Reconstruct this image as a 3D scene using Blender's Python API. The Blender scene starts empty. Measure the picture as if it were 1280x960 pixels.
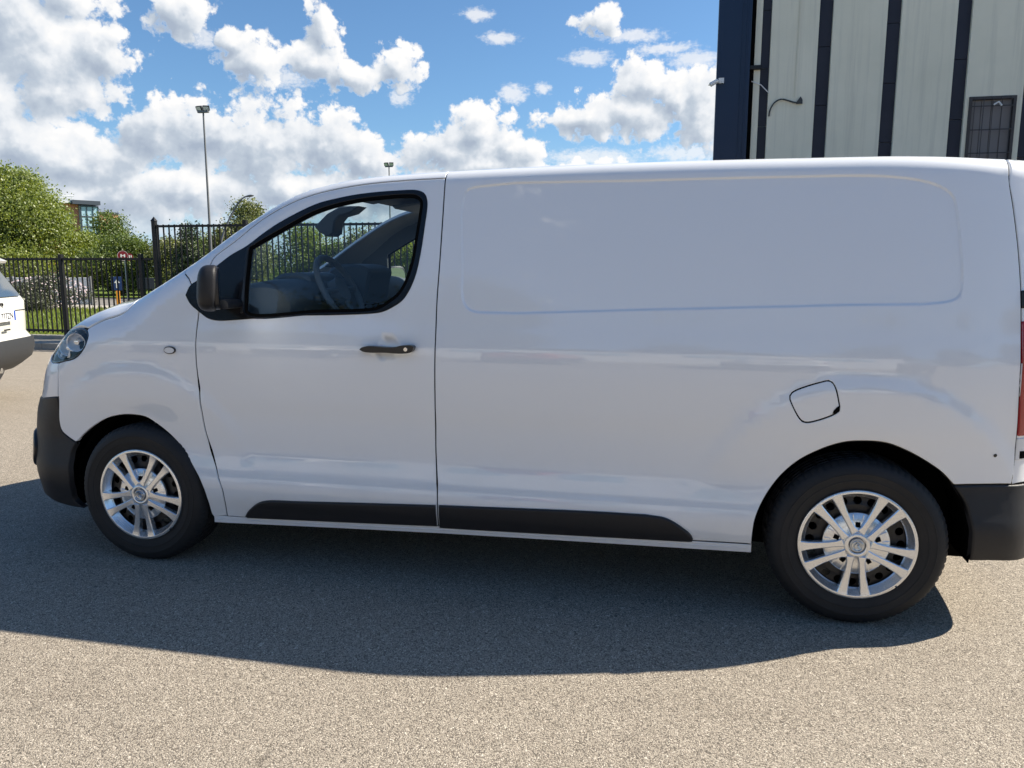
import bpy, bmesh, math, random
import numpy as np
from mathutils import Vector, Matrix
from mathutils.geometry import delaunay_2d_cdt
random.seed(7); rng = np.random.default_rng(7)
SC = bpy.context.scene
COL = SC.collection
# ------------------------------------------------------------------ camera
CAM = (2.5436, -3.1535, 1.4445); YAW, PITCH, ROLL, F = 0.21261, 0.15163, 0.0016, 958.9
def make_camera():
    f = Vector((-math.sin(YAW)*math.cos(PITCH), math.cos(YAW)*math.cos(PITCH), -math.sin(PITCH)))
    r = Vector((math.cos(YAW), math.sin(YAW), 0)); u = r.cross(f)
    c, s = math.cos(ROLL), math.sin(ROLL)
    r, u = c*r + s*u, -s*r + c*u
    cam = bpy.data.cameras.new('camera'); o = bpy.data.objects.new('camera', cam); COL.objects.link(o)
    M = Matrix((r, u, -f)).transposed().to_4x4(); M.translation = CAM; o.matrix_world = M
    cam.sensor_width = 36; cam.lens = 36*F/1280; cam.clip_end = 3000; cam.clip_start = .05
    SC.camera = o
make_camera()
# ------------------------------------------------------------------ sun, sky, exposure
SUN_DIR = Vector((1.08, 0.505, 1.0)).normalized()
SUN_STRENGTH, SKY_STRENGTH, EXPOSURE = 5.0, 0.068, 1.0
SC.view_settings.view_transform = 'Standard'; SC.view_settings.look = 'None'
SC.view_settings.exposure = EXPOSURE; SC.view_settings.gamma = 1
def make_sun():
    l = bpy.data.lights.new('sun', 'SUN'); l.energy = SUN_STRENGTH; l.angle = math.radians(0.5); l.color = (1, .91, .77)
    o = bpy.data.objects.new('sun', l); COL.objects.link(o)
    o.rotation_euler = (-SUN_DIR).to_track_quat('-Z', 'Y').to_euler(); o.location = (8, 6, 12)
make_sun()
# cumulus banks: azimuth, elevation, half-widths (degrees)
CLOUDS = [(-42.1, 12.1, 4.3, 3.4), (-43.6, 14.1, 3.3, 2.6), (-39.4, 13.1, 2.0, 1.7), (-40.5, 16.0, 2.6, 1.2), (-41.8, 10.8, 3.2, 1.8), (-34.3, 15.8, 2.0, 1.5), (-33.3, 14.6, 1.4, 0.6), (-29.8, 13.5, 2.3, 1.5), (-28.6, 12.6, 2.2, 0.7), (-25.4, 15.8, 1.2, 1.7), (-25.9, 13.7, 1.9, 1.4), (-23.5, 12.9, 2.4, 0.9), (-20.3, 13.6, 1.8, 1.4), (-31.3, 14.5, 1.3, 1.0), (-44.2, 7.3, 5.0, 2.3), (-40.8, 6.4, 5.8, 2.4), (-36.1, 8.4, 2.9, 2.0), (-32.9, 8.9, 5.3, 2.0), (-29.0, 8.0, 5.8, 2.9), (-25.2, 8.4, 4.7, 2.2), (-22.8, 7.2, 3.1, 1.7), (-38.7, 4.5, 7.9, 2.3), (-14.5, 9.5, 2.4, 1.7), (-16.8, 8.1, 3.6, 1.4), (-12.2, 8.2, 2.9, 1.3), (-13.9, 7.3, 5.5, 1.2), (-6.5, 10.3, 4.0, 1.1), (-2.9, 12.4, 2.1, 1.7), (-3.7, 10.6, 3.9, 1.6), (-0.7, 11.8, 1.6, 1.6), (1.2, 10.6, 2.1, 2.6), (0.3, 7.9, 2.8, 0.6), (-6.4, 7.7, 3.4, 0.6), (-12.2, 12.0, 1.0, 0.6), (-10.1, 12.3, 0.6, 0.4), (-13.1, 15.6, 1.2, 0.4), (-14.6, 17.0, 1.1, 0.4), (-6.8, 14.3, 1.5, 0.5), (-20.1, 11.7, 0.8, 0.5), (-6.0, 16.6, 1.6, 1.0), (-3.8, 15.6, 2.1, 0.4), (-1.6, 14.7, 2.1, 0.4), (0.6, 13.9, 1.8, 0.6), (-41.0, 4.6, 5, 2.2), (-34.0, 5.2, 5, 2.0), (-27.5, 5.2, 5, 1.9), (-21.5, 4.9, 4, 1.7), (-17.5, 5.6, 4, 1.6), (-46.0, 9.6, 4.0, 2.6), (-8.5, 6.0, 7, 1.6)]
class NT:
    """small node-graph writer"""
    def __init__(s, tree): s.t = tree; s.n = tree.nodes; s.l = tree.links
    def node(s, kind, **kw):
        n = s.n.new(kind)
        for k, v in kw.items(): setattr(n, k, v)
        return n
    def link(s, a, b): s.l.new(a, b)
    def put(s, sock, v):
        if hasattr(v, 'links'): s.l.new(v, sock)
        else: sock.default_value = v
    def math(s, op, a, b=0.0, c=None, clamp=False):
        n = s.n.new('ShaderNodeMath'); n.operation = op; n.use_clamp = clamp
        s.put(n.inputs[0], a); s.put(n.inputs[1], b)
        if c is not None: s.put(n.inputs[2], c)
        return n.outputs[0]
    def vec(s, op, a, b=None, c=None, scale=None):
        n = s.n.new('ShaderNodeVectorMath'); n.operation = op
        s.put(n.inputs[0], a)
        if b is not None: s.put(n.inputs[1], b)
        if c is not None: s.put(n.inputs[2], c)
        if scale is not None: s.put(n.inputs['Scale'], scale)
        return n.outputs['Value'] if op in ('LENGTH', 'DOT_PRODUCT', 'DISTANCE') else n.outputs[0]
    def noise(s, v, scale, detail=3, rough=.5, color=False, lac=2.0):
        n = s.n.new('ShaderNodeTexNoise'); s.put(n.inputs['Vector'], v); s.put(n.inputs['Scale'], scale)
        n.inputs['Detail'].default_value = detail; n.inputs['Roughness'].default_value = rough; n.inputs['Lacunarity'].default_value = lac
        return n.outputs['Color' if color else 'Fac']
    def ramp(s, f, stops, interp='LINEAR'):
        n = s.n.new('ShaderNodeValToRGB'); s.put(n.inputs[0], f); r = n.color_ramp; r.interpolation = interp
        while len(r.elements) < len(stops): r.elements.new(.5)
        for e, (p, c) in zip(r.elements, stops): e.position = p; e.color = (*c, 1) if len(c) == 3 else c
        return n.outputs[0]
    def mix(s, f, a, b, mode='MIX'):
        n = s.n.new('ShaderNodeMix'); n.data_type = 'RGBA'; n.blend_type = mode
        s.put(n.inputs[0], f); s.put(n.inputs[6], a if hasattr(a, 'links') else (*a, 1)); s.put(n.inputs[7], b if hasattr(b, 'links') else (*b, 1))
        return n.outputs[2]
    def mapr(s, v, a, b, c=0., d=1., smooth=False):
        n = s.n.new('ShaderNodeMapRange'); n.interpolation_type = 'SMOOTHSTEP' if smooth else 'LINEAR'
        s.put(n.inputs[0], v)
        for i, q in enumerate((a, b, c, d)): s.put(n.inputs[i+1], q)
        return n.outputs[0]
def cloud_group():
    g = bpy.data.node_groups.new('cumulus_density', 'ShaderNodeTree')
    g.interface.new_socket('P', in_out='INPUT', socket_type='NodeSocketVector')
    g.interface.new_socket('Density', in_out='OUTPUT', socket_type='NodeSocketFloat'); g.interface.new_socket('Soft', in_out='OUTPUT', socket_type='NodeSocketFloat'); g.interface.new_socket('Thin', in_out='OUTPUT', socket_type='NodeSocketFloat')
    k = NT(g); gi = k.node('NodeGroupInput'); go = k.node('NodeGroupOutput'); P = gi.outputs[0]
    w = k.noise(P, .50, 5, .52, color=True); w = k.vec('SUBTRACT', w, (.5, .5, .5)); w = k.vec('MULTIPLY', w, (2.0, 1.6, 0))
    Q = k.vec('ADD', P, w)
    acc = None; thin = None
    Qt = k.vec('ADD', P, k.vec('MULTIPLY', k.vec('SUBTRACT', k.noise(P, 1.1, 5, .6, color=True), (.5, .5, .5)), (1.6, .9, 0)))
    for a, e, ra, re in CLOUDS:
        if re < .75:
            v = k.vec('MULTIPLY_ADD', Qt, (.72/ra, .72/re, 0), (-a*.72/ra, -e*.72/re, 0)); d = k.math('SUBTRACT', 1.0, k.vec('LENGTH', v)); thin = d if thin is None else k.math('MAXIMUM', thin, d); continue
        e0 = re; ra, re = ra*1.16, re*1.22; v = k.vec('MULTIPLY_ADD', Q, (1/ra, 1/re, 0), (-a/ra, -e/re, 0))
        d = k.math('SUBTRACT', 1.05 if e0 > .75 else .62, k.vec('LENGTH', v))
        acc = d if acc is None else k.math('MAXIMUM', acc, d)
    # the rest of the sky: scattered banks, away from the ones listed above
    big = k.noise(k.vec('MULTIPLY', Q, (1, 1.7, 1)), .075, 3, .5)
    far = k.math('MAXIMUM', k.mapr(k.math('ABSOLUTE', k.math('ADD', k.sep(P)[0], 21)), 25, 33), k.mapr(k.sep(P)[1], 18, 23)) if hasattr(k, 'sep') else 0
    free = k.math('MULTIPLY', k.math('SUBTRACT', big, .66), 3.5)
    free = k.math('SUBTRACT', free, k.math('MULTIPLY', k.math('SUBTRACT', 1.0, far), 3.0))
    acc = k.math('MAXIMUM', acc, free); thin = k.math('ADD', thin, k.math('MULTIPLY', k.math('SUBTRACT', k.noise(k.vec('MULTIPLY', P, (1, 1.8, 1)), 2.4, 6, .62), .5), 1.1))
    def billow(detail, rough):
        n = k.node('ShaderNodeTexVoronoi', feature='SMOOTH_F1', voronoi_dimensions='2D', normalize=False); k.put(n.inputs['Vector'], Q2); n.inputs['Scale'].default_value = .62
        n.inputs['Detail'].default_value = detail; n.inputs['Roughness'].default_value = rough; n.inputs['Lacunarity'].default_value = 2.3; n.inputs['Smoothness'].default_value = .35
        return k.math('MULTIPLY', n.outputs['Distance'], -1.0)
    Q2 = k.vec('ADD', P, k.vec('MULTIPLY', k.vec('SUBTRACT', k.noise(P, 1.4, 6, .6, color=True), (.5, .5, .5)), (.8, .7, 0)))
    bd = k.node('ShaderNodeMath')
    det = k.math('ADD', k.math('MULTIPLY', billow(3.5, .42), .62), k.math('MULTIPLY', k.noise(P, 2.2, 7, .62), .62)); soft = k.math('ADD', k.math('MULTIPLY', billow(2.5, .40), .26), k.math('MULTIPLY', k.noise(P, 1.6, 4, .5), .22))
    k.link(k.math('ADD', acc, k.math('MULTIPLY', k.math('SUBTRACT', det, -.07), 1.15)), go.inputs[0])
    k.link(k.math('ADD', acc, k.math('MULTIPLY', k.math('SUBTRACT', soft, -.17), 1.15)), go.inputs[1])
    k.link(thin, go.inputs[2])
    return g
def _sep(s, v):
    n = s.n.new('ShaderNodeSeparateXYZ'); s.put(n.inputs[0], v); return n.outputs
NT.sep = _sep
def make_world():
    w = bpy.data.worlds.new('World'); SC.world = w; w.use_nodes = True
    k = NT(w.node_tree); k.n.clear()
    out = k.node('ShaderNodeOutputWorld')
    sky = k.node('ShaderNodeTexSky', sky_type='NISHITA'); sky.sun_disc = False
    sky.sun_elevation = math.asin(SUN_DIR.z); sky.sun_rotation = math.atan2(SUN_DIR.x, SUN_DIR.y)
    sky.altitude = 100; sky.air_density = 1.0; sky.dust_density = .6; sky.ozone_density = 2.0
    tc = k.node('ShaderNodeTexCoord'); x, y, z = k.sep(tc.outputs['Generated'])
    az = k.math('MULTIPLY', k.math('ARCTAN2', x, y), 57.2958); el = k.math('MULTIPLY', k.math('ARCSINE', z), 57.2958)
    bg = k.node('ShaderNodeBackground'); bg.inputs[1].default_value = SKY_STRENGTH
    clear = k.mix(1.0, sky.outputs[0], (.70, .93, 1.10), 'MULTIPLY')
    k.link(k.mix(k.mapr(el, -1, 10, .88, 0, True), clear, (4.2, 5.4, 6.7)), bg.inputs[0])
    cb = k.node('ShaderNodeCombineXYZ'); k.put(cb.inputs[0], az); k.put(cb.inputs[1], el); P = cb.outputs[0]
    G = cloud_group()
    def dens(p):
        n = k.node('ShaderNodeGroup'); n.node_tree = G; k.put(n.inputs[0], p); return n.outputs
    (d0, s0_, t0_), (d1, s1_, t1_) = dens(P), dens(k.vec('ADD', P, (.62, .66, 0)))
    alpha = k.mapr(d0, .0, .30, 0, 1, True)
    alpha = k.math('MULTIPLY', alpha, k.mapr(el, 0, 3.5, 0, 1))
    wisp = k.mapr(t0_, .02, .75, 0, .72, True)
    diff = k.math('SUBTRACT', s0_, s1_)
    lit = k.math('ADD', k.mapr(s0_, .10, 1.05, .84, .32), k.math('MULTIPLY', diff, 1.15))
    lit = k.math('ADD', lit, k.math('MULTIPLY', k.math('SUBTRACT', k.noise(P, .30, 5, .5), .5), 1.3), clamp=True)
    lit = k.math('MAXIMUM', lit, k.math('MULTIPLY', k.math('SUBTRACT', 1.0, alpha), .9)); alpha = k.math('MAXIMUM', alpha, wisp)
    col = k.ramp(lit, [(0, (.40, .47, .58)), (.35, (.54, .61, .70)), (.7, (.84, .87, .91)), (1, (1.0, .99, .98))])
    bc = k.node('ShaderNodeBackground'); k.link(col, bc.inputs[0]); bc.inputs[1].default_value = CLOUD_GAIN
    mx = k.node('ShaderNodeMixShader'); k.put(mx.inputs[0], alpha); k.link(bg.outputs[0], mx.inputs[1]); k.link(bc.outputs[0], mx.inputs[2])
    k.link(mx.outputs[0], out.inputs[0])
    w.cycles.sampling_method = 'MANUAL'; w.cycles.sample_map_resolution = 512
CLOUD_GAIN = 0.51
make_world()

# outlines on the van's skin, metres (X along the van, Y into the scene, Z up)
CUR = {'door_front': [[0.446, 0.045, 0.25], [0.452, 0.008, 0.388], [0.422, 0.018, 0.48], [0.37, 0.029, 0.654], [0.363, 0.005, 0.836], [0.357, 0.002, 1.009], [0.359, 0.011, 1.128], [0.365, 0.027, 1.213], [0.371, 0.04, 1.29], [0.383, 0.055, 1.374], [0.405, 0.066, 1.433]], 'door_top': [[0.405, 0.066, 1.433], [0.418, 0.074, 1.462], [0.431, 0.083, 1.488], [0.529, 0.096, 1.557], [0.659, 0.126, 1.659], [0.784, 0.139, 1.725], [0.92, 0.147, 1.771], [1.143, 0.154, 1.808], [1.363, 0.158, 1.823], [1.53, 0.159, 1.828]], 'door_rear': [[1.53, 0.159, 1.828], [1.529, 0.109, 1.645], [1.526, 0.073, 1.473], [1.521, 0.044, 1.319], [1.52, 0.033, 1.25], [1.521, 0.012, 1.141], [1.518, 0.003, 0.954], [1.513, 0.02, 0.798], [1.508, 0.037, 0.609], [1.521, 0.007, 0.434], [1.516, 0.034, 0.285]], 'sill_top': [[0.372, 0.046, 0.248], [0.446, 0.045, 0.25], [0.552, 0.044, 0.251], [1.516, 0.035, 0.283], [2.071, 0.033, 0.291], [2.593, 0.029, 0.303], [2.873, 0.028, 0.308]], 'sill_bot': [[0.369, 0.052, 0.211], [1.512, 0.045, 0.245], [2.874, 0.039, 0.269]], 'arch_f': [[0.37, 0.047, 0.241], [0.363, 0.045, 0.249], [0.356, 0.012, 0.367], [0.333, 0.009, 0.436], [0.296, 0.022, 0.487], [0.229, 0.039, 0.576], [0.171, 0.041, 0.636], [0.098, 0.039, 0.69], [0.04, 0.038, 0.721], [-0.04, 0.041, 0.728], [-0.108, 0.045, 0.722], [-0.183, 0.051, 0.703], [-0.27, 0.061, 0.661], [-0.346, 0.071, 0.611], [-0.4, 0.075, 0.566]], 'bump_side': [[-0.4, 0.075, 0.566], [-0.451, 0.081, 0.591], [-0.486, 0.083, 0.618], [-0.494, 0.082, 0.643], [-0.494, 0.079, 0.669], [-0.487, 0.075, 0.726], [-0.478, 0.071, 0.797]], 'fascia_fender': [[-0.478, 0.071, 0.797], [-0.462, 0.061, 0.884], [-0.459, 0.07, 0.967]], 'bump_top': [[-0.478, 0.071, 0.797], [-0.551, 0.094, 0.788], [-0.655, 0.157, 0.772]], 'bump_arch': [[-0.401, 0.075, 0.566], [-0.425, 0.07, 0.516], [-0.431, 0.059, 0.465], [-0.432, 0.052, 0.404], [-0.441, 0.068, 0.328], [-0.449, 0.09, 0.258], [-0.398, 0.093, 0.218]], 'headlight': [[-0.554, 0.124, 0.97], [-0.589, 0.173, 0.996], [-0.572, 0.175, 1.058], [-0.539, 0.176, 1.092], [-0.493, 0.18, 1.123], [-0.415, 0.143, 1.138], [-0.335, 0.104, 1.146], [-0.282, 0.074, 1.134], [-0.259, 0.051, 1.108], [-0.266, 0.038, 1.066], [-0.299, 0.036, 1.023], [-0.343, 0.04, 0.996], [-0.426, 0.06, 0.977], [-0.518, 0.098, 0.962]], 'hood_seam': [[-0.283, 0.078, 1.139], [-0.242, 0.08, 1.161], [-0.187, 0.081, 1.185], [-0.095, 0.08, 1.212], [-0.056, 0.09, 1.235], [-0.042, 0.124, 1.268]], 'cowl_seam': [[0.265, 0.09, 1.412], [0.304, 0.062, 1.388], [0.325, 0.053, 1.355]], 'rear_seam': [[3.768, 0.247, 1.853], [3.764, 0.197, 1.785], [3.78, 0.174, 1.669], [3.796, 0.151, 1.548], [3.804, 0.138, 1.473], [3.813, 0.121, 1.368], [3.818, 0.102, 1.248], [3.824, 0.072, 1.007], [3.84, 0.093, 0.817], [3.849, 0.109, 0.687], [3.846, 0.111, 0.602]], 'arch_r': [[2.875, 0.037, 0.277], [2.873, 0.019, 0.334], [2.881, 0.007, 0.43], [2.916, 0.025, 0.517], [2.968, 0.035, 0.599], [3.037, 0.029, 0.673], [3.123, 0.022, 0.728], [3.199, 0.017, 0.758], [3.268, 0.014, 0.768], [3.355, 0.017, 0.763], [3.437, 0.025, 0.734], [3.519, 0.038, 0.688], [3.578, 0.049, 0.646], [3.623, 0.059, 0.601]], 'rbump_arch': [[3.623, 0.059, 0.6], [3.668, 0.06, 0.528], [3.69, 0.047, 0.449], [3.699, 0.051, 0.361], [3.705, 0.072, 0.296]], 'rbump_top': [[3.623, 0.059, 0.6], [3.736, 0.08, 0.604], [3.846, 0.111, 0.602]], 'rbump_bot': [[3.705, 0.072, 0.296], [3.813, 0.1, 0.294], [3.944, 0.193, 0.28]], 'dlo': [[0.294, 0.045, 1.311], [0.315, 0.052, 1.354], [0.374, 0.059, 1.392], [0.456, 0.069, 1.451], [0.525, 0.078, 1.499], [0.594, 0.085, 1.535], [0.68, 0.098, 1.596], [0.761, 0.11, 1.646], [0.928, 0.128, 1.723], [1.043, 0.134, 1.75], [1.149, 0.138, 1.766], [1.314, 0.141, 1.777], [1.407, 0.14, 1.776], [1.441, 0.137, 1.761], [1.456, 0.128, 1.726], [1.45, 0.102, 1.611], [1.438, 0.078, 1.501], [1.421, 0.061, 1.411], [1.394, 0.048, 1.342], [1.363, 0.04, 1.297], [1.32, 0.036, 1.268], [1.28, 0.032, 1.249], [1.235, 0.031, 1.24], [1.054, 0.029, 1.23], [0.821, 0.028, 1.223], [0.622, 0.025, 1.206], [0.541, 0.024, 1.199], [0.469, 0.023, 1.196], [0.417, 0.026, 1.206], [0.37, 0.031, 1.235], [0.321, 0.038, 1.271]], 'glass': [[0.612, 0.084, 1.531], [0.69, 0.094, 1.574], [0.775, 0.103, 1.619], [0.93, 0.121, 1.695], [1.097, 0.131, 1.737], [1.261, 0.135, 1.755], [1.364, 0.136, 1.759], [1.403, 0.135, 1.755], [1.434, 0.129, 1.73], [1.433, 0.113, 1.663], [1.423, 0.093, 1.573], [1.409, 0.071, 1.463], [1.375, 0.052, 1.361], [1.344, 0.044, 1.317], [1.308, 0.039, 1.289], [1.272, 0.035, 1.266], [1.235, 0.033, 1.253], [0.957, 0.031, 1.239], [0.611, 0.029, 1.229], [0.602, 0.04, 1.292], [0.606, 0.066, 1.437]], 'flap': [[2.986, -0.004, 0.943], [2.996, -0.002, 0.958], [3.099, -0.002, 1.001], [3.129, -0.002, 1.007], [3.144, -0.007, 0.996], [3.168, -0.011, 0.919], [3.172, -0.009, 0.895], [3.154, -0.007, 0.877], [3.056, -0.003, 0.839], [3.034, -0.004, 0.846], [2.986, -0.007, 0.93]], 'mould_f': [[0.549, 0.041, 0.262], [0.571, 0.032, 0.292], [0.626, 0.018, 0.336], [0.673, 0.013, 0.354], [0.842, 0.012, 0.363], [1.19, 0.009, 0.379], [1.513, 0.008, 0.392], [1.51, 0.034, 0.287], [1.015, 0.039, 0.269], [0.552, 0.043, 0.254]], 'mould_r': [[1.53, 0.008, 0.393], [1.718, 0.007, 0.399], [2.214, 0.006, 0.413], [2.441, 0.006, 0.415], [2.524, 0.007, 0.405], [2.581, 0.01, 0.375], [2.628, 0.018, 0.335], [2.635, 0.028, 0.308], [2.593, 0.029, 0.303], [1.71, 0.035, 0.283], [1.523, 0.036, 0.28]], 'recess': [[1.619, 0.138, 1.765], [1.671, 0.144, 1.791], [2.371, 0.147, 1.803], [2.997, 0.148, 1.805], [3.263, 0.147, 1.802], [3.407, 0.146, 1.787], [3.508, 0.146, 1.758], [3.56, 0.142, 1.718], [3.578, 0.126, 1.639], [3.596, 0.091, 1.458], [3.598, 0.074, 1.368], [3.587, 0.066, 1.332], [3.544, 0.057, 1.31], [3.186, 0.04, 1.295], [2.391, 0.035, 1.266], [1.715, 0.032, 1.246], [1.662, 0.034, 1.259], [1.632, 0.042, 1.303], [1.625, 0.069, 1.456]]}
# ------------------------------------------------------------------ the skin of the van as one implicit surface
YC = 0.955
def pchip(xs,ys):
    xs=np.array(xs,float); ys=np.array(ys,float); h=np.diff(xs); dl=np.diff(ys)/h
    m=np.zeros_like(ys); m[0]=dl[0]; m[-1]=dl[-1]
    for i in range(1,len(xs)-1):
        m[i]=0 if dl[i-1]*dl[i]<=0 else (h[i-1]+h[i])*3/((2*h[i]+h[i-1])/dl[i-1]+(h[i]+2*h[i-1])/dl[i])
    def f(x):
        x=np.clip(x,xs[0],xs[-1]); k=np.clip(np.searchsorted(xs,x)-1,0,len(xs)-2)
        t=(x-xs[k])/h[k]; t2=t*t; t3=t2*t
        return (2*t3-3*t2+1)*ys[k]+(t3-2*t2+t)*h[k]*m[k]+(-2*t3+3*t2)*ys[k+1]+(t3-t2)*h[k]*m[k+1]
    return f
def cspline(P,n=12,closed=False):
    P=np.array(P,float); out=[]; N=len(P)
    rng=range(N if closed else N-1)
    for i in rng:
        if closed: p0,p1,p2,p3=P[(i-1)%N],P[i],P[(i+1)%N],P[(i+2)%N]
        else: p0,p1,p2,p3=P[max(i-1,0)],P[i],P[i+1],P[min(i+2,N-1)]
        # centripetal
        t1=np.linalg.norm(p1-p0)**.5 or 1e-3; t2=np.linalg.norm(p2-p1)**.5 or 1e-3; t3=np.linalg.norm(p3-p2)**.5 or 1e-3
        m1=(p2-p1)+t2*((p1-p0)/t1-(p2-p0)/(t1+t2)) if i>0 or closed else (p2-p1)
        m2=(p2-p1)+t2*((p3-p2)/t3-(p3-p1)/(t2+t3)) if i<N-2 or closed else (p2-p1)
        for k in range(n):
            t=k/n; out.append((2*t**3-3*t*t+1)*p1+(t**3-2*t*t+t)*m1+(-2*t**3+3*t*t)*p2+(t**3-t*t)*m2)
    if not closed: out.append(P[-1])
    return np.array(out)
class Prof:
    X0,Z0,H=-1.5,-0.3,0.012
    def __init__(s,ctrl):
        pl=cspline(ctrl,14); s.pl=pl
        nx,nz=int(6.3/s.H),int(2.8/s.H)
        gx=s.X0+np.arange(nx)*s.H; gz=s.Z0+np.arange(nz)*s.H
        XX,ZZ=np.meshgrid(gx,gz,indexing='ij'); p=np.stack([XX.ravel(),ZZ.ravel()],1)
        best=np.full(len(p),1e9); sg=np.ones(len(p))
        for a,b in zip(pl[:-1],pl[1:]):
            d=b-a; L=d@d+1e-12; t=np.clip(((p-a)@d)/L,0,1); q=p-a-t[:,None]*d
            dd=(q*q).sum(1); m=dd<best-1e-14
            cr=d[0]*q[:,1]-d[1]*q[:,0]
            best=np.where(m,dd,best); sg=np.where(m,np.sign(cr+1e-15),sg)
        s.g=(np.sqrt(best)*sg).reshape(nx,nz); s.nx,s.nz=nx,nz
    def __call__(s,X,Z):
        X=np.nan_to_num(X,nan=9.);Z=np.nan_to_num(Z,nan=9.);u=np.clip((X-s.X0)/s.H,1,s.nx-3.001); v=np.clip((Z-s.Z0)/s.H,1,s.nz-3.001)
        i=u.astype(int); j=v.astype(int); a=u-i; b=v-j
        def w(t): return [(-t+2*t*t-t**3)/2,(2-5*t*t+3*t**3)/2,(t+4*t*t-3*t**3)/2,(-t*t+t**3)/2]
        wa,wb=w(a),w(b); r=0
        for k in range(4):
            for l in range(4): r=r+wa[k]*wb[l]*s.g[i+k-1,j+l-1]
        return r
def sstep(a,b,x):
    t=np.clip((x-a)/(b-a),0,1); return t*t*(3-2*t)
ZS=[0.10,.22,.30,.36,.42,.50,.60,.72,.85,1.0,1.08,1.14,1.2,1.3,1.5,1.7,1.86,2.05]
SS=[.06,.05,.03,.012,.006,.022,.037,.031,.012,.001,.003,.012,.024,.041,.078,.122,.162,.215]
s0=pchip(ZS,SS)
def roundmax(a,b,r):
    A=np.maximum(a+r,0);B=np.maximum(b+r,0)
    return np.where((a>-r)&(b>-r),np.sqrt(A*A+B*B)-r,np.maximum(a,b))
WB=3.275; WZ=0.345
REC=None
def rec_sd(X,Z):
    # signed distance to the outline of the pressed-in cargo panel
    shp=X.shape; x=np.ravel(X); z=np.ravel(Z); out=np.full(len(x),.5)
    m=(x>1.55)&(x<3.68)&(z>1.18)&(z<1.87)
    if m.any():
        px=x[m]; pz=z[m]; best=np.full(len(px),9.); ins=np.zeros(len(px),bool)
        for (ax,az),(bx,bz) in zip(REC,np.roll(REC,-1,0)):
            dx,dz=bx-ax,bz-az; t=np.clip(((px-ax)*dx+(pz-az)*dz)/(dx*dx+dz*dz+1e-12),0,1)
            best=np.minimum(best,np.hypot(px-ax-t*dx,pz-az-t*dz))
            c=((az>pz)!=(bz>pz)); 
            with np.errstate(all='ignore'): c&=px<(bx-ax)*(pz-az)/(bz-az+1e-15)+ax
            ins^=c
        out[m]=np.where(ins,-best,best)
    return out.reshape(shp)
def S(X,Z,feat=True):
    s=s0(Z)
    s=s+0.21*np.clip((X-3.25)/0.9,0,None)**2.4
    s=s+0.10*np.clip((0.55-X)/1.4,0,None)**2.2
    if feat:
        for cx,R0,amp in ((0,.66,.014),(WB,.70,.016)):
            r=np.hypot(X-cx,(Z-WZ)*1.0)
            up=sstep(.14,.46,Z-WZ)
            s=s-amp*up*(1-sstep(R0-.075,R0,r))*sstep(.30,.50,r)
        s=s+.0065*(1-sstep(-.010,.0,rec_sd(X,Z)))
        s=s+.008*np.sqrt(np.clip(1-((X-1.309)/.060)**2-((Z-1.087)/.050)**2,0,1))
    return s
CTRL=[(-0.8, -0.0), (-0.854, 0.197), (-0.879, 0.348), (-0.891, 0.499), (-0.885, 0.62), (-0.863, 0.75), (-0.82, 0.853), (-0.786, 0.959), (-0.724, 1.063), (-0.581, 1.189), (-0.386, 1.275), (-0.192, 1.325), (-0.071, 1.386), (0.174, 1.522), (0.428, 1.68), (0.694, 1.815), (0.923, 1.863), (1.14, 1.881), (1.398, 1.888), (1.8, 1.9), (2.4, 1.91), (3.0, 1.91), (3.501, 1.903), (4.3, 1.85)]
class Body:
    def __init__(s,ctrl=CTRL,bow=.22,xr=4.04):
        s.p=Prof(ctrl); s.bow=bow; s.xr=xr
        s.rf=pchip([-.9,-.5,-.1,.15,.5,1.3,1.8,4],[.13,.13,.11,.07,.055,.05,.055,.06])
    def G(s,X,Y,Z,feat=True):
        u=np.abs(Y-YC); Ym=YC-u
        fs=S(X,Z,feat)-Ym
        fade=1-sstep(.7,1.5,X)
        b=s.bow*(u/.9)**3*fade*(1-.25*sstep(1.0,1.3,Z))
        c=(.035+.02*fade)*(u/.8)**2
        fp=s.p(X-b,Z+c)
        g=roundmax(fs,fp,s.rf(X))
        fr=(X-(s.xr-.10*(u/.9)**2-.03*np.clip(Z-1.0,0,None)**2-.0*Z))
        return roundmax(g,fr,.115)
    def march(s,O,D,t0,t1,n=60,feat=True):
        # first crossing from outside (G>0) to inside along rays ; O,D (N,3)
        O=np.atleast_2d(O);D=np.atleast_2d(D);N=len(O)
        lo=np.full(N,np.nan);hi=np.full(N,np.nan);prev=None
        ts=np.linspace(t0,t1,n)
        for t in ts:
            P=O+t*D; g=s.G(P[:,0],P[:,1],P[:,2],feat)
            if prev is not None:
                m=np.isnan(lo)&(prev>0)&(g<=0); lo[m]=t-(ts[1]-ts[0]); hi[m]=t
            prev=g
        for _ in range(26):
            md=(lo+hi)/2; P=O+md[:,None]*D; g=s.G(P[:,0],P[:,1],P[:,2],feat); q=g>0
            lo=np.where(q,md,lo); hi=np.where(q,hi,md)
        return (lo+hi)/2
REC = cspline([(p[0], p[2]) for p in CUR['recess']], 3, True)
BODY = Body()
def crv(pts, n=8): return cspline(pts, n)
def P3(*names):
    """join named outlines; '-name' runs backwards; a list is taken as points"""
    out = []
    for n in names:
        if isinstance(n, str):
            c = np.array(CUR[n.lstrip('-')], float)
            if n[0] == '-': c = c[::-1]
            out.append(cspline(c, 8))
        else: out.append(np.array(n, float))
    return out
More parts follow.
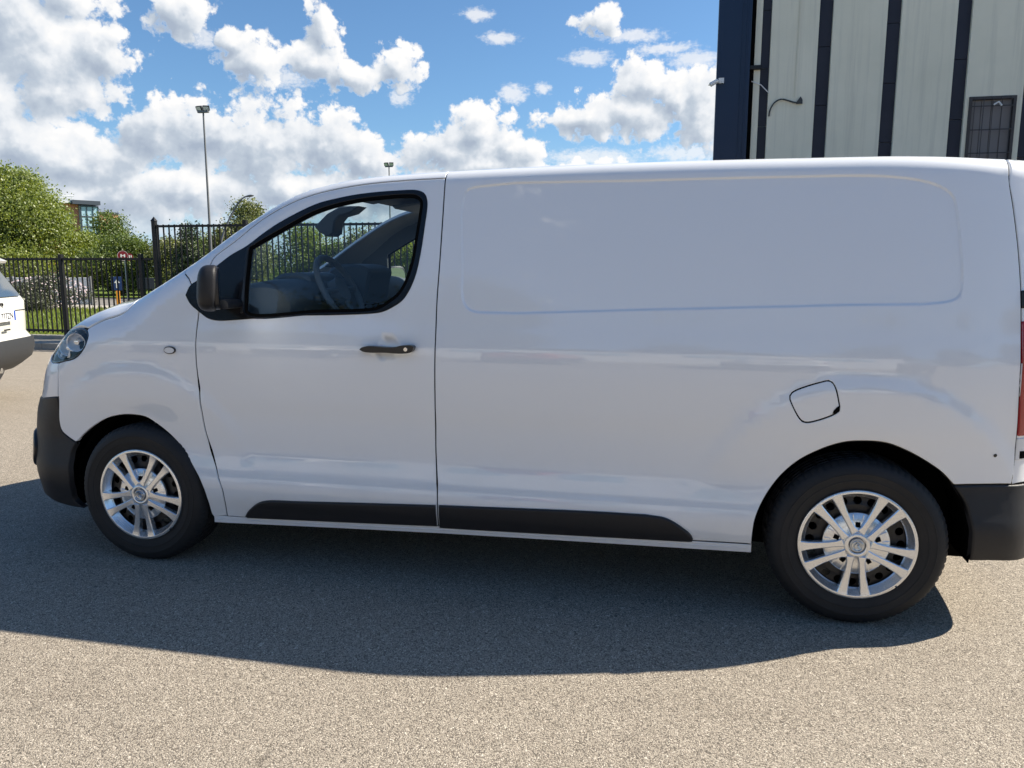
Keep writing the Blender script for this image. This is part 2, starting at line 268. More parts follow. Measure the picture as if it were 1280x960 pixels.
# ------------------------------------------------------------------ materials
MATS = {}
def principled(name, base, rough=.5, metal=0., coat=0., coat_rough=.03, spec=.5, **kw):
    if name in MATS: return MATS[name]
    m = bpy.data.materials.new(name); m.use_nodes = True; b = m.node_tree.nodes['Principled BSDF']
    b.inputs['Base Color'].default_value = (*base, 1); b.inputs['Roughness'].default_value = rough; b.inputs['Metallic'].default_value = metal
    b.inputs['Coat Weight'].default_value = coat; b.inputs['Coat Roughness'].default_value = coat_rough; b.inputs['Specular IOR Level'].default_value = spec
    for k, v in kw.items(): b.inputs[k].default_value = v
    MATS[name] = m
    return m
def textured(m, scale, amt, bump=0., bscale=None, coord='Object', dark=(.6, .6, .6)):
    """break up a flat colour with noise, optionally with fine relief"""
    k = NT(m.node_tree); b = k.n['Principled BSDF']; tc = k.node('ShaderNodeTexCoord'); v = tc.outputs[coord]
    base = tuple(b.inputs['Base Color'].default_value)[:3]
    n = k.noise(v, scale, 6, .6)
    k.link(k.mix(k.mapr(n, .35, .7, 0, amt), base, tuple(a*d for a, d in zip(base, dark))), b.inputs['Base Color'])
    if bump:
        bp = k.node('ShaderNodeBump'); bp.inputs['Strength'].default_value = bump; bp.inputs['Distance'].default_value = .002
        k.link(k.noise(v, bscale or scale*8, 3, .6), bp.inputs['Height']); k.link(bp.outputs[0], b.inputs['Normal'])
    return m
def glass_mat(name, tint, rough=0.0, ior=1.5, gain=.95):
    m = bpy.data.materials.new(name); m.use_nodes = True; k = NT(m.node_tree); k.n.clear()
    out = k.node('ShaderNodeOutputMaterial'); tr = k.node('ShaderNodeBsdfTransparent'); tr.inputs[0].default_value = (*tint, 1)
    gl = k.node('ShaderNodeBsdfGlossy'); gl.inputs['Roughness'].default_value = rough
    ge = k.node('ShaderNodeNewGeometry'); fr = k.node('ShaderNodeFresnel'); k.link(k.math('MULTIPLY_ADD', ge.outputs['Backfacing'], 1/ior-ior, ior), fr.inputs[0])
    mx = k.node('ShaderNodeMixShader'); k.put(mx.inputs[0], k.math('MULTIPLY', fr.outputs[0], gain, clamp=True)); k.link(tr.outputs[0], mx.inputs[1]); k.link(gl.outputs[0], mx.inputs[2]); k.link(mx.outputs[0], out.inputs[0])
    return m
def make_mats():
    p = principled('white_paint', (.84, .855, .875), .5, coat=1.0, coat_rough=.012, spec=.15, **{'Coat IOR': 1.72})
    k = NT(p.node_tree); b = k.n['Principled BSDF']; tc = k.node('ShaderNodeTexCoord'); v = tc.outputs['Object']
    # road film: faint dust on the lower panels, orange peel in the lacquer
    z = k.sep(v)[2]; n = k.noise(v, 3.0, 6, .65)
    dust = k.math('MULTIPLY', k.mapr(z, .75, .25, 0, 1), k.mapr(n, .35, .7, .15, .8))
    k.link(k.mix(k.math('MULTIPLY', dust, .30), (.84, .855, .875), (.50, .46, .41)), b.inputs['Base Color'])
    k.link(k.math('MULTIPLY_ADD', dust, .22, .010), b.inputs['Coat Roughness'])
    bp = k.node('ShaderNodeBump'); bp.inputs['Strength'].default_value = .10; bp.inputs['Distance'].default_value = .001
    k.link(k.noise(v, 9, 2, .5), bp.inputs['Height']); k.link(bp.outputs[0], b.inputs['Coat Normal'])
    textured(principled('black_plastic', (.012, .012, .014), .48, spec=.4), 14, .5, .35, 900, dark=(1.5, 1.5, 1.5))
    principled('gloss_black', (.005, .005, .007), .22, coat=.15, spec=.35)
    principled('trim_black', (.010, .010, .012), .30)
    principled('void_black', (.004, .004, .004), .9, spec=.05)
    textured(principled('tyre_rubber', (.014, .014, .015), .62, spec=.35), 9, .6, .3, 300, dark=(1.8, 1.7, 1.6))
    principled('alloy_silver', (.80, .81, .82), .24, metal=.82, coat=.4)
    principled('steel_black', (.010, .010, .011), .42)
    principled('cabin_dark', (.075, .084, .094), .65)
    principled('cabin_mid', (.15, .165, .18), .7)
    principled('headliner', (.22, .22, .21), .9)
    principled('seat_fabric', (.09, .092, .10), .9)
    principled('chrome', (.75, .76, .78), .07, metal=1)
    principled('mirror_glass', (.82, .85, .88), .01, metal=1)
    principled('cap_blue', (.42, .46, .52), .22, metal=.9, coat=.5)
    principled('lamp_red', (.34, .006, .008), .12, coat=1)
    principled('lamp_reflector', (.80, .82, .85), .25, metal=.55)
    principled('lamp_white', (.7, .72, .75), .15, coat=1)
    MATS['glass'] = glass_mat('glass', (.90, .965, .97))
    MATS['lens'] = glass_mat('lens', (.93, .94, .95), gain=.8)
make_mats()
# ------------------------------------------------------------------ object helpers
def meshobj(name, V, Fc, mat, parent=None, normals=None, smooth=True):
    me = bpy.data.meshes.new(name); me.from_pydata([tuple(v) for v in V], [], [tuple(int(i) for i in f) for f in Fc]); me.validate()
    if smooth: me.polygons.foreach_set('use_smooth', [True]*len(me.polygons))
    if normals is not None: me.normals_split_custom_set_from_vertices([tuple(n) for n in normals])
    me.update()
    for m in (mat if isinstance(mat, (list, tuple)) else [mat]): me.materials.append(MATS[m] if isinstance(m, str) else m)
    o = bpy.data.objects.new(name, me); COL.objects.link(o)
    if parent is not None: o.parent = parent
    return o
def empty(name, loc=(0, 0, 0), rz=0., parent=None):
    o = bpy.data.objects.new(name, None); COL.objects.link(o); o.location = loc; o.rotation_euler = (0, 0, rz); o.empty_display_size = .2
    if parent is not None: o.parent = parent
    return o
def tag(o, label=None, cat=None, group=None, kind=None):
    if label: o['label'] = label
    if cat: o['category'] = cat
    if group: o['group'] = group
    if kind: o['kind'] = kind
    return o
class MB:
    """collects boxes, tubes and lathes and links them as ONE mesh"""
    def __init__(s): s.V = []; s.F = []
    def add(s, V, Fc):
        n = len(s.V); s.V += [tuple(float(c) for c in v) for v in V]; s.F += [tuple(i+n for i in f) for f in Fc]; return s
    def box(s, a, b, M=None):
        (x0, y0, z0), (x1, y1, z1) = a, b
        V = [Vector(v) for v in ((x0,y0,z0),(x1,y0,z0),(x1,y1,z0),(x0,y1,z0),(x0,y0,z1),(x1,y0,z1),(x1,y1,z1),(x0,y1,z1))]
        if M is not None: V = [M @ v for v in V]
        return s.add(V, [(0,3,2,1),(4,5,6,7),(0,1,5,4),(1,2,6,5),(2,3,7,6),(3,0,4,7)])
    def tube(s, pts, r, n=8, cap=True):
        pts = [Vector(p) for p in pts]; rs = r if isinstance(r, (list, tuple)) else [r]*len(pts); V = []; Fc = []
        up = Vector((0, 0, 1)) if abs((pts[1]-pts[0]).normalized().z) < .9 else Vector((1, 0, 0))
        for i, p in enumerate(pts):
            d = (pts[min(i+1, len(pts)-1)]-pts[max(i-1, 0)]).normalized(); a = d.cross(up).normalized(); b = a.cross(d)
            for k in range(n):
                t = 2*math.pi*k/n; V.append(p+rs[i]*(math.cos(t)*a+math.sin(t)*b))
        for i in range(len(pts)-1):
            for k in range(n): Fc.append((i*n+k, i*n+(k+1) % n, (i+1)*n+(k+1) % n, (i+1)*n+k))
        if cap: Fc.append(tuple(range(n))[::-1]); Fc.append(tuple(range((len(pts)-1)*n, len(pts)*n)))
        return s.add(V, Fc)
    def lathe(s, prof, n=48, axis='Y', c=(0, 0, 0)):
        """prof: (radius, along-axis)"""
        V = []; Fc = []
        for r, h in prof:
            for k in range(n):
                t = 2*math.pi*k/n
                V.append((c[0]+r*math.cos(t), c[1]+h, c[2]+r*math.sin(t)) if axis == 'Y' else (c[0]+r*math.cos(t), c[1]+r*math.sin(t), c[2]+h))
        for i in range(len(prof)-1):
            for k in range(n): Fc.append((i*n+k, i*n+(k+1) % n, (i+1)*n+(k+1) % n, (i+1)*n+k))
        return s.add(V, Fc)
    def prism(s, poly, y0, y1, plane='XZ', bevel=0.):
        """poly extruded between two depths; plane XZ extrudes along Y, XY along Z"""
        P = np.array(poly, float); n = len(P)
        f = (lambda p, h: (p[0], h, p[1])) if plane == 'XZ' else (lambda p, h: (p[0], p[1], h)) if plane == 'XY' else (lambda p, h: (h, p[0], p[1]))
        if bevel:
            sg = np.sign(y1-y0); Q = offset_poly(P, bevel)
            V = [f(p, y1) for p in P]+[f(p, y0+sg*bevel) for p in P]+[f(p, y0) for p in Q]
            Fc = [tuple(range(2*n, 3*n)), tuple(range(n))[::-1]]
            for a, b in ((0, n), (n, 2*n)):
                Fc += [(a+i, a+(i+1) % n, b+(i+1) % n, b+i) for i in range(n)]
        else:
            V = [f(p, y0) for p in P]+[f(p, y1) for p in P]
            Fc = [tuple(range(n)), tuple(range(n, 2*n))[::-1]]+[(i, i+n, (i+1) % n+n, (i+1) % n) for i in range(n)]
        return s.add(V, Fc)
    def build(s, name, mat, parent=None, smooth=False, bevel=0., angle=.6):
        o = meshobj(name, s.V, s.F, mat, parent, smooth=smooth)
        bm = bmesh.new(); bm.from_mesh(o.data); bmesh.ops.remove_doubles(bm, verts=bm.verts, dist=1e-5); bmesh.ops.recalc_face_normals(bm, faces=bm.faces)
        if smooth:
            for e in bm.edges: e.smooth = not (len(e.link_faces) == 2 and e.calc_face_angle(0) > angle)
        bm.to_mesh(o.data); bm.free()
        if bevel:
            m = o.modifiers.new('edge', 'BEVEL'); m.width = bevel; m.segments = 2; m.limit_method = 'ANGLE'; m.angle_limit = .5; m.harden_normals = False
        return o
def signed_area(P):
    x, y = P[:, 0], P[:, 1]; return .5*np.sum(x*np.roll(y, -1)-np.roll(x, -1)*y)
def offset_poly(P, d):
    """inward for d > 0"""
    P = np.asarray(P, float); s = np.sign(signed_area(P)); a = P-np.roll(P, 1, 0); b = np.roll(P, -1, 0)-P
    a /= np.linalg.norm(a, axis=1)[:, None]+1e-12; b /= np.linalg.norm(b, axis=1)[:, None]+1e-12
    na = np.stack([-a[:, 1], a[:, 0]], 1)*s; nb = np.stack([-b[:, 1], b[:, 0]], 1)*s; m = na+nb; L = np.linalg.norm(m, axis=1)[:, None]
    m = m/np.maximum(L, 1e-6); c = np.clip((m*na).sum(1), .55, 1)[:, None]
    return P+m*d/c
def inside(P, Q):
    x, y = Q[:, 0], Q[:, 1]; r = np.zeros(len(Q), bool)
    for (ax, ay), (bx, by) in zip(P, np.roll(P, -1, 0)):
        c = (ay > y) != (by > y)
        if c.any():
            t = np.zeros(len(Q)); 
            with np.errstate(all='ignore'): t = (bx-ax)*(y-ay)/(by-ay)+ax
            r ^= c & (x < t)
    return r
def polydist(P, Q):
    best = np.full(len(Q), 9.)
    for a, b in zip(P, np.roll(P, -1, 0)):
        d = b-a; t = np.clip(((Q-a)@d)/(d@d+1e-12), 0, 1); best = np.minimum(best, np.hypot(*(Q-a-t[:, None]*d).T))
    return best
def resample(pl, step):
    pl = np.asarray(pl, float); L = np.r_[0, np.cumsum(np.linalg.norm(np.diff(pl, axis=0), axis=1))]
    n = max(1, int(math.ceil(L[-1]/step))); t = np.linspace(0, L[-1], n+1)
    return np.stack([np.interp(t, L, pl[:, k]) for k in range(pl.shape[1])], 1)
SIDE = (0, 1, 0); SHOULDER = (0, .78, -.62); CORNER = (.62, .75, -.22); TOP = (0, 0, -1); SCREEN = (.75, 0, -.66); FRONT = (1, 0, 0); FENDER = (.30, .80, -.50); REAR = (-.72, .69, 0); BACK = (-1, 0, 0)
def chart(D):
    D = np.array(D, float); D /= np.linalg.norm(D)
    h = np.array([1, 0, 0.]) if abs(D[0]) < .9 else np.array([0, 1, 0.]); A = h-(h@D)*D; A /= np.linalg.norm(A); return A, np.cross(A, D), D
def grad(P, e=.0015, feat=True):
    g = np.stack([BODY.G(P[:, 0]+(e if k == 0 else 0), P[:, 1]+(e if k == 1 else 0), P[:, 2]+(e if k == 2 else 0), feat)-BODY.G(P[:, 0]-(e if k == 0 else 0), P[:, 1]-(e if k == 1 else 0), P[:, 2]-(e if k == 2 else 0), feat) for k in range(3)], 1)
    return g/(np.linalg.norm(g, axis=1)[:, None]+1e-12)
def drop(D, ab, near, feat=True):
    """points of the skin above chart coordinates ab, around mean depth near"""
    A, B, D = chart(D); O = ab[:, :1]*A+ab[:, 1:]*B
    t = BODY.march(O, np.repeat(D[None], len(ab), 0), near-1.0, near+1.2, 90, feat)
    bad = np.isnan(t)
    if bad.any(): t[bad] = np.nanmean(t) if (~bad).any() else near
    return O+t[:, None]*D
def panel(name, outline, D, mat='white_paint', parent=None, holes=(), gap=.0028, pitch=.03, thick=.018, off=0., feature=None, lip=.0025, step=.014, feat=True, both=True, holegap=None):
    A, B, Dn = chart(D)
    def loop(segs):
        pts = []
        for sgm in segs:
            q = np.stack([sgm@A, sgm@B], 1); q = resample(q, step); pts.append(q[:-1])
        q = np.vstack(pts); keep = [0]
        for i in range(1, len(q)):
            if np.linalg.norm(q[i]-q[keep[-1]]) > step*.3: keep.append(i)
        if np.linalg.norm(q[keep[-1]]-q[0]) < step*.3: keep.pop()
        return q[keep]
    closed = []
    for segs in [outline]+list(holes):
        segs = [np.asarray(s, float) for s in segs]; out = []
        for i, sgm in enumerate(segs):
            nx = segs[(i+1) % len(segs)][0]
            out.append(np.vstack([sgm, nx[None]]) if np.linalg.norm(sgm[-1]-nx) > 1e-6 else sgm)
            if len(out[-1]) > len(sgm) and np.linalg.norm(sgm[-1]-nx) > .03:
                out[-1] = sgm; out.append(np.vstack([sgm[-1:], nx[None]]))
        closed.append(loop(out))
    near = np.mean([np.mean(np.asarray(s)@Dn) for s in outline])
    outer = offset_poly(closed[0], gap); hl = [offset_poly(h, -(gap if holegap is None else holegap)) for h in closed[1:]]
    inner = [offset_poly(outer, lip)]+[offset_poly(h, -lip) for h in hl]; edge = [outer]+hl
    mn, mx = outer.min(0), outer.max(0)
    gx, gy = np.meshgrid(np.arange(mn[0]+pitch/2, mx[0], pitch), np.arange(mn[1]+pitch/2, mx[1], pitch)); g = np.stack([gx.ravel(), gy.ravel()], 1)
    ex = [g]
    if feature is not None:
        f2 = [np.stack([f@A, f@B], 1) for f in feature]; fp = np.vstack(f2); g = g[np.array([np.min(np.hypot(*(fp-q).T)) for q in g]) > .012]; ex = [g, fp]
    g = np.vstack(ex); ok = inside(inner[0], g) & (polydist(inner[0], g) > min(.4*pitch, .010))
    for h in inner[1:]: ok &= ~inside(h, g) & (polydist(h, g) > min(.4*pitch, .010))
    g = g[ok]
    vs, es, base = [], [], 0; ring = []
    for lp in edge+inner:
        n = len(lp); vs.append(lp); es += [(base+i, base+(i+1) % n) for i in range(n)]; ring.append((base, n)); base += n
    nb = base; vs.append(g); V2 = np.vstack(vs)
    r = delaunay_2d_cdt([Vector(p) for p in V2], es, [], 0, 1e-7)
    W = np.array([tuple(v) for v in r[0]]); T = [tuple(f) for f in r[2]]; org = r[3]
    c = np.array([W[list(f)].mean(0) for f in T]); ok = inside(outer, c)
    for h in hl: ok &= ~inside(h, c)
    T = [f for f, o in zip(T, ok) if o]
    isedge = np.zeros(len(W), int); ne = sum(len(e) for e in edge); idx = {}
    for i, og in enumerate(org):
        for q in og:
            idx[q] = i
            if q < ne: isedge[i] = 1
    P = drop(D, W, near, feat); N = grad(P, feat=feat)
    P = P+N*off
    A3, B3, _ = chart(D)
    # roll the hem: outermost ring sinks a little and its normal leans outwards
    Nn = N.copy(); Pn = P.copy(); flange = []
    for (b0, n), lp, sgn in zip(ring[:len(edge)], edge, [1]+[-1]*len(hl)):
        ids = [idx.get(b0+i) for i in range(n)]
        tang = np.roll(lp, -1, 0)-np.roll(lp, 1, 0); s = np.sign(signed_area(lp)); on = np.stack([tang[:, 1], -tang[:, 0]], 1)*s*sgn; on /= np.linalg.norm(on, axis=1)[:, None]+1e-12
        o3 = on[:, :1]*A3+on[:, 1:]*B3
        for i, q in enumerate(ids):
            if q is None: continue
            o = o3[i]-(o3[i]@N[q])*N[q]; o /= np.linalg.norm(o)+1e-9
            Nn[q] = (N[q]*.55+o*.83); Pn[q] = P[q]-N[q]*lip*.7
        flange.append((ids, o3, sgn))
    V = [*Pn]; NV = [*Nn]; Fc = []
    for f in T:
        a, b2, c2 = (P[i] for i in f[:3]); Fc.append(f if np.cross(b2-a, c2-a)@N[f[0]] > 0 else f[::-1])
    if thick:
        bk = len(V); V += [*(P-N*thick)]; NV += [*(-N)]
        Fc += [tuple(i+bk for i in f[::-1]) for f in Fc[:]]
        for ids, o3, sgn in flange:
            n = len(ids); st = len(V)
            for i, q in enumerate(ids):
                q = q if q is not None else ids[i-1]
                V += [Pn[q], P[q]-N[q]*thick]; NV += [o3[i], o3[i]]
            for i in range(n):
                j = (i+1) % n; f = (st+2*i, st+2*j, st+2*j+1, st+2*i+1); a, b2, c2 = (np.array(V[x]) for x in f[:3])
                Fc.append(f if np.cross(b2-a, c2-a)@o3[i] > 0 else f[::-1])
    o = meshobj(name, V, Fc, mat, parent, NV)
    if both == 'mirror':
        V2m = [(v[0], 2*YC-v[1], v[2]) for v in V]; o2 = meshobj(name, V2m, [f[::-1] for f in Fc], mat, parent, [(n[0], -n[1], n[2]) for n in NV])
        return o, o2
    return o
def mirror_obj(o, parent):
    """the same part on the far side of the van"""
    me = o.data.copy(); co = np.empty(len(me.vertices)*3); me.vertices.foreach_get('co', co); co = co.reshape(-1, 3); co[:, 1] = 2*YC-co[:, 1]
    Fc = [tuple(p.vertices)[::-1] for p in me.polygons]
    return meshobj(o.name.split('.')[0], co, Fc, [m for m in me.materials], parent, smooth=me.polygons[0].use_smooth)
# ------------------------------------------------------------------ ground
def sheet(name, x0, x1, y0, y1, z, mat, nx=1, ny=1, label=None):
    V = [(x0+(x1-x0)*i/nx, y0+(y1-y0)*j/ny, z) for j in range(ny+1) for i in range(nx+1)]
    F_ = [(j*(nx+1)+i, j*(nx+1)+i+1, (j+1)*(nx+1)+i+1, (j+1)*(nx+1)+i) for j in range(ny) for i in range(nx)]
    return tag(meshobj(name, V, F_, mat, smooth=False), label, kind='structure')
def asphalt_mat():
    m = bpy.data.materials.new('worn_asphalt'); m.use_nodes = True; k = NT(m.node_tree); b = k.n['Principled BSDF']
    tc = k.node('ShaderNodeTexCoord'); v = tc.outputs['Object']
    def vor(scale, out='Color', feat='F1', vv=v):
        n = k.node('ShaderNodeTexVoronoi', feature=feat); k.put(n.inputs['Vector'], vv); n.inputs['Scale'].default_value = scale; return n.outputs[out]
    wv = k.vec('ADD', v, k.vec('SCALE', k.vec('SUBTRACT', k.noise(v, 60, 2, .5, color=True), (.5, .5, .5)), scale=.004))
    cell = vor(210, 'Color', vv=wv); dist = vor(210, 'Distance', vv=wv); cr, cg, cb_ = k.sep(cell)
    cell2 = vor(450, 'Color', vv=wv); d2 = vor(450, 'Distance', vv=wv); c2r = k.sep(cell2)[0]
    stone = k.ramp(cr, [(0, (.17, .147, .118)), (.22, (.31, .27, .215)), (.6, (.415, .36, .30)), (.86, (.52, .465, .38)), (1, (.68, .625, .53))])
    fine = k.ramp(c2r, [(0, (.20, .172, .14)), (.5, (.37, .325, .265)), (1, (.53, .475, .39))])
    col = k.mix(k.mapr(k.noise(v, 35, 2, .5), .45, .55), stone, fine)
    pit = k.math('MULTIPLY', k.mapr(dist, .38, .62, 0, 1), k.mapr(cg, .25, .6, .15, .85))
    col = k.mix(pit, col, (.075, .065, .055))
    # wear: broad patches, faint wheel tracks, a few dark spots
    big = k.noise(v, .55, 6, .62); col = k.mix(k.mapr(big, .38, .66, 0, .30), col, k.mix(1.0, col, (.80, .78, .76), 'MULTIPLY'))
    st = k.noise(k.vec('MULTIPLY', v, (.5, 2.2, 1)), 1.6, 5, .6); col = k.mix(k.mapr(st, .55, .72, 0, .35), col, k.mix(1.0, col, (.70, .68, .66), 'MULTIPLY'))
    wn = k.noise(v, 1.1, 3, .5, color=True); vv2 = k.vec('ADD', v, k.vec('SCALE', wn, scale=.5))
    ce = k.node('ShaderNodeTexVoronoi', feature='DISTANCE_TO_EDGE'); k.put(ce.inputs['Vector'], vv2); ce.inputs['Scale'].default_value = .28
    crack = k.math('MULTIPLY', k.mapr(ce.outputs['Distance'], 0, .0035, 1, 0), k.mapr(k.noise(v, 9, 4, .7), 5/10, .62, 0, .45)); col = k.mix(crack, col, (.06, .052, .045))
    sp = vor(6.5, 'Distance', vv=vv2); col = k.mix(k.mapr(sp, .05, .075, .65, 0), col, (.08, .07, .06))
    k.link(col, b.inputs['Base Color']); b.inputs['Roughness'].default_value = .82; b.inputs['Specular IOR Level'].default_value = .25
    h = k.math('ADD', k.math('MULTIPLY', k.math('SUBTRACT', 1.0, dist), k.math('MULTIPLY_ADD', cb_, .8, .4)), k.math('MULTIPLY', k.math('SUBTRACT', 1.0, d2), .35))
    h = k.math('SUBTRACT', h, k.math('MULTIPLY', crack, .8))
    bp = k.node('ShaderNodeBump'); bp.inputs['Strength'].default_value = .62; bp.inputs['Distance'].default_value = .0040; k.link(h, bp.inputs['Height']); k.link(bp.outputs[0], b.inputs['Normal'])
    return m
def ground_mats():
    MATS['asphalt'] = asphalt_mat()
    textured(principled('concrete', (.36, .34, .30), .85, spec=.2), 6, .6, .5, 90)
    textured(principled('far_road', (.24, .225, .205), .8, spec=.2), 3, .5)
    textured(principled('footway', (.46, .42, .36), .85, spec=.2), 3, .5)
    g = textured(principled('turf', (.14, .19, .045), .9, spec=.1), .8, .9, .6, 30, dark=(.62, .70, .6))
    textured(principled('field', (.075, .10, .035), .95, spec=.05), .05, .9, dark=(.6, .7, .7))
    textured(principled('iron_black', (.010, .010, .011), .45, spec=.4), 20, .5)
ground_mats()
sheet('terrain', -1500, 1500, -1500, 1500, -.03, 'field')
sheet('car_park_ground', -60, 60, -60, 8.15, 0, 'asphalt')
sheet('car_park_ground', 3.0, 60, 8.15, 14.0, 0, 'asphalt').name = 'yard_ground'
kerb_ms = MB()
ks = tag(empty('kerb', (0, 8.15, 0)), kind='structure')
for i in range(26):
    x0 = -20+i*.9; MB().box((x0+.004, 0, -.02), (x0+.896, .14, .115)).build('kerb_stone', 'concrete', ks, bevel=.012)
sheet('verge_strip', -60, 3.0, 8.29, 8.90, .105, 'concrete')
tag(MB().box((-60, 8.90, .0), (3.0, 9.10, .17)).build('plinth', 'concrete', bevel=.01), kind='structure')
sheet('lawn', -70, 3.0, 9.10, 18.6, .05, 'turf', 40, 12)
sheet('footway', -120, 3.0, 18.6, 20.6, .06, 'footway')
sheet('road', -160, 3.0, 20.6, 27.5, 0.0, 'far_road')
sheet('far_verge', -300, 60, 27.5, 75, .04, 'turf')
# ------------------------------------------------------------------ foliage
def leaf_mat(name, col, trans=.35, var=.45):
    m = bpy.data.materials.new(name); m.use_nodes = True; k = NT(m.node_tree); k.n.clear(); out = k.node('ShaderNodeOutputMaterial')
    tc = k.node('ShaderNodeTexCoord'); n = k.noise(tc.outputs['Object'], 1.3, 4, .6); n2 = k.noise(tc.outputs['Object'], 9, 2, .5)
    f = k.math('ADD', k.math('MULTIPLY', n, .6), k.math('MULTIPLY', n2, .4))
    c = k.ramp(f, [(.32, tuple(a*(1-var) for a in col)), (.5, col), (.68, (col[0]*1.55, col[1]*1.35, col[2]*1.1))])
    d = k.node('ShaderNodeBsdfDiffuse'); k.link(c, d.inputs[0]); t = k.node('ShaderNodeBsdfTranslucent'); k.link(k.mix(1.0, c, (1.25, 1.2, .55), 'MULTIPLY'), t.inputs[0])
    mx = k.node('ShaderNodeMixShader'); mx.inputs[0].default_value = trans; k.link(d.outputs[0], mx.inputs[1]); k.link(t.outputs[0], mx.inputs[2])
    gl = k.node('ShaderNodeBsdfGlossy'); gl.inputs['Roughness'].default_value = .5; mx2 = k.node('ShaderNodeMixShader'); mx2.inputs[0].default_value = .05
    k.link(mx.outputs[0], mx2.inputs[1]); k.link(gl.outputs[0], mx2.inputs[2]); k.link(mx2.outputs[0], out.inputs[0]); MATS[name] = m
leaf_mat('leaf_yellow', (.190, .245, .048), .48); leaf_mat('leaf_mid', (.105, .155, .032), .38); leaf_mat('leaf_dark', (.035, .065, .022), .28); leaf_mat('leaf_olive', (.155, .185, .065), .38); leaf_mat('leaf_grey', (.075, .090, .055), .25)
textured(principled('bark', (.10, .075, .05), .9, spec=.1), 8, .7, .8, 40)
def crown_mesh(blobs, n, size, seed, dense=.55):
    """leaves on sprays scattered through overlapping ellipsoids; blobs: (x, y, z, rx, ry, rz)"""
    R = np.random.default_rng(seed); B_ = np.array(blobs, float); w = (B_[:, 3]*B_[:, 4]*B_[:, 5])**.75; w /= w.sum()
    ns = n//14; which = R.choice(len(B_), ns, p=w); u = R.normal(size=(ns, 3)); u /= np.linalg.norm(u, axis=1)[:, None]
    rad = R.random(ns)**.33; rad = np.where(R.random(ns) < dense, .80+.22*R.random(ns)+.10*R.normal(size=ns), rad)
    C = B_[which, :3]+u*rad[:, None]*B_[which, 3:]; sr = size*2.6*(.6+.8*R.random(ns))
    L = np.repeat(C, 14, 0)+R.normal(size=(ns*14, 3))*np.repeat(sr, 14)[:, None]*np.array([.8, .8, .5])
    N = len(L); a = R.normal(size=(N, 3)); a[:, 2] *= .5; a += np.repeat(u, 14, 0)*.7; a /= np.linalg.norm(a, axis=1)[:, None]
    t = np.cross(a, R.normal(size=(N, 3))); t /= np.linalg.norm(t, axis=1)[:, None]; b = np.cross(a, t); s = size*(.55+.8*R.random(N))[:, None]
    V = np.stack([L-t*s*.5, L+b*s*.32+a*s*.06, L+t*s*.5, L-b*s*.32+a*s*.06], 1).reshape(-1, 3)
    me = bpy.data.meshes.new('crown'); me.vertices.add(len(V)); me.vertices.foreach_set('co', V.ravel()); me.loops.add(4*N); me.loops.foreach_set('vertex_index', np.arange(4*N, dtype=np.int32))
    me.polygons.add(N); me.polygons.foreach_set('loop_start', np.arange(0, 4*N, 4, dtype=np.int32)); me.polygons.foreach_set('loop_total', np.full(N, 4, dtype=np.int32)); me.update(); me.validate(); return me
def rand_blobs(w, h, z0, n, seed, lean=0, d=None, cone=0.):
    R = random.Random(seed); d = d or w; out = [(0, 0, z0+h*.45, w*.30, d*.30, h*.38)]
    for i in range(n):
        t = R.random(); a = R.uniform(0, 6.283); zz = z0+h*(.10+.82*t); sp = math.sin(math.pi*min(.97, .14+.80*t))**.8*(1-cone*t)
        rr = w*.36*sp*R.uniform(.55, 1.08); s = R.uniform(.13, .22)
        out.append((rr*math.cos(a)+lean*t, rr*d/w*math.sin(a), zz, w*s, d*s, h*s*R.uniform(.6, .9)))
    return out
def tree(loc, w, h, z0, n, size, seed, mat, label, group=None, nb=16, trunk=.16, mesh=None, name='tree', cat='tree', d=None, cone=0., rz=0.):
    t = tag(empty(name, loc, rz), label, cat, group)
    bl = rand_blobs(w, h, z0, nb, seed, d=d, cone=cone); me = mesh or crown_mesh(bl, n, size, seed); 
    if not me.materials: me.materials.append(MATS[mat])
    o = bpy.data.objects.new('crown', me); COL.objects.link(o); o.parent = t
    b = MB(); R = random.Random(seed+5); top = z0+h*.7
    pts = [(0, 0, -.1), (R.uniform(-.1, .1), R.uniform(-.1, .1), z0*.6), (R.uniform(-.2, .2), R.uniform(-.2, .2), z0+h*.25), (R.uniform(-.2, .2), 0, top)]
    b.tube(pts, [trunk*1.25, trunk, trunk*.7, trunk*.15], 9)
    for q in bl[1:9]: 
        m0 = Vector(pts[1]).lerp(Vector(pts[2]), R.random()); e = Vector(q[:3]); b.tube([m0, m0.lerp(e, .5)+Vector((0, 0, -.15)), e], [trunk*.42, trunk*.26, trunk*.08], 6)
    tr = b.build('trunk', 'bark', t, smooth=True)
    return t, me
tree((-29.15, 28.75, 0), 8.2, 5.9, .0, 120000, .110, 3, 'leaf_yellow', 'largest bright yellow-green tree beyond the fence, filling the view above the white car', nb=34, trunk=.22, cone=.86)
tree((-33.2, 25.6, 0), 6.0, 4.6, .4, 30000, .15, 31, 'leaf_yellow', 'low yellow-green tree at the far end of the fence, left of the largest tree', nb=14)
tree((-29.3, 35.5, 0), 3.7, 4.35, .1, 34000, .11, 4, 'leaf_mid', 'dark green pointed tree just right of the distant brick building', nb=16, cone=.35)
tree((-24.2, 29.8, 0), 4.2, 2.75, .0, 28000, .10, 5, 'leaf_mid', 'low round tree behind the red round road sign', nb=14)
tree((-27.3, 31.2, 0), 3.2, 2.95, .0, 24000, .10, 14, 'leaf_yellow', 'low sunny tree closing the gap between the largest tree and the dark pointed one', nb=14)
tree((-21.6, 31.0, 0), 3.3, 2.9, .0, 20000, .10, 6, 'leaf_olive', 'thin light-green tree behind the tall fence post', nb=14)
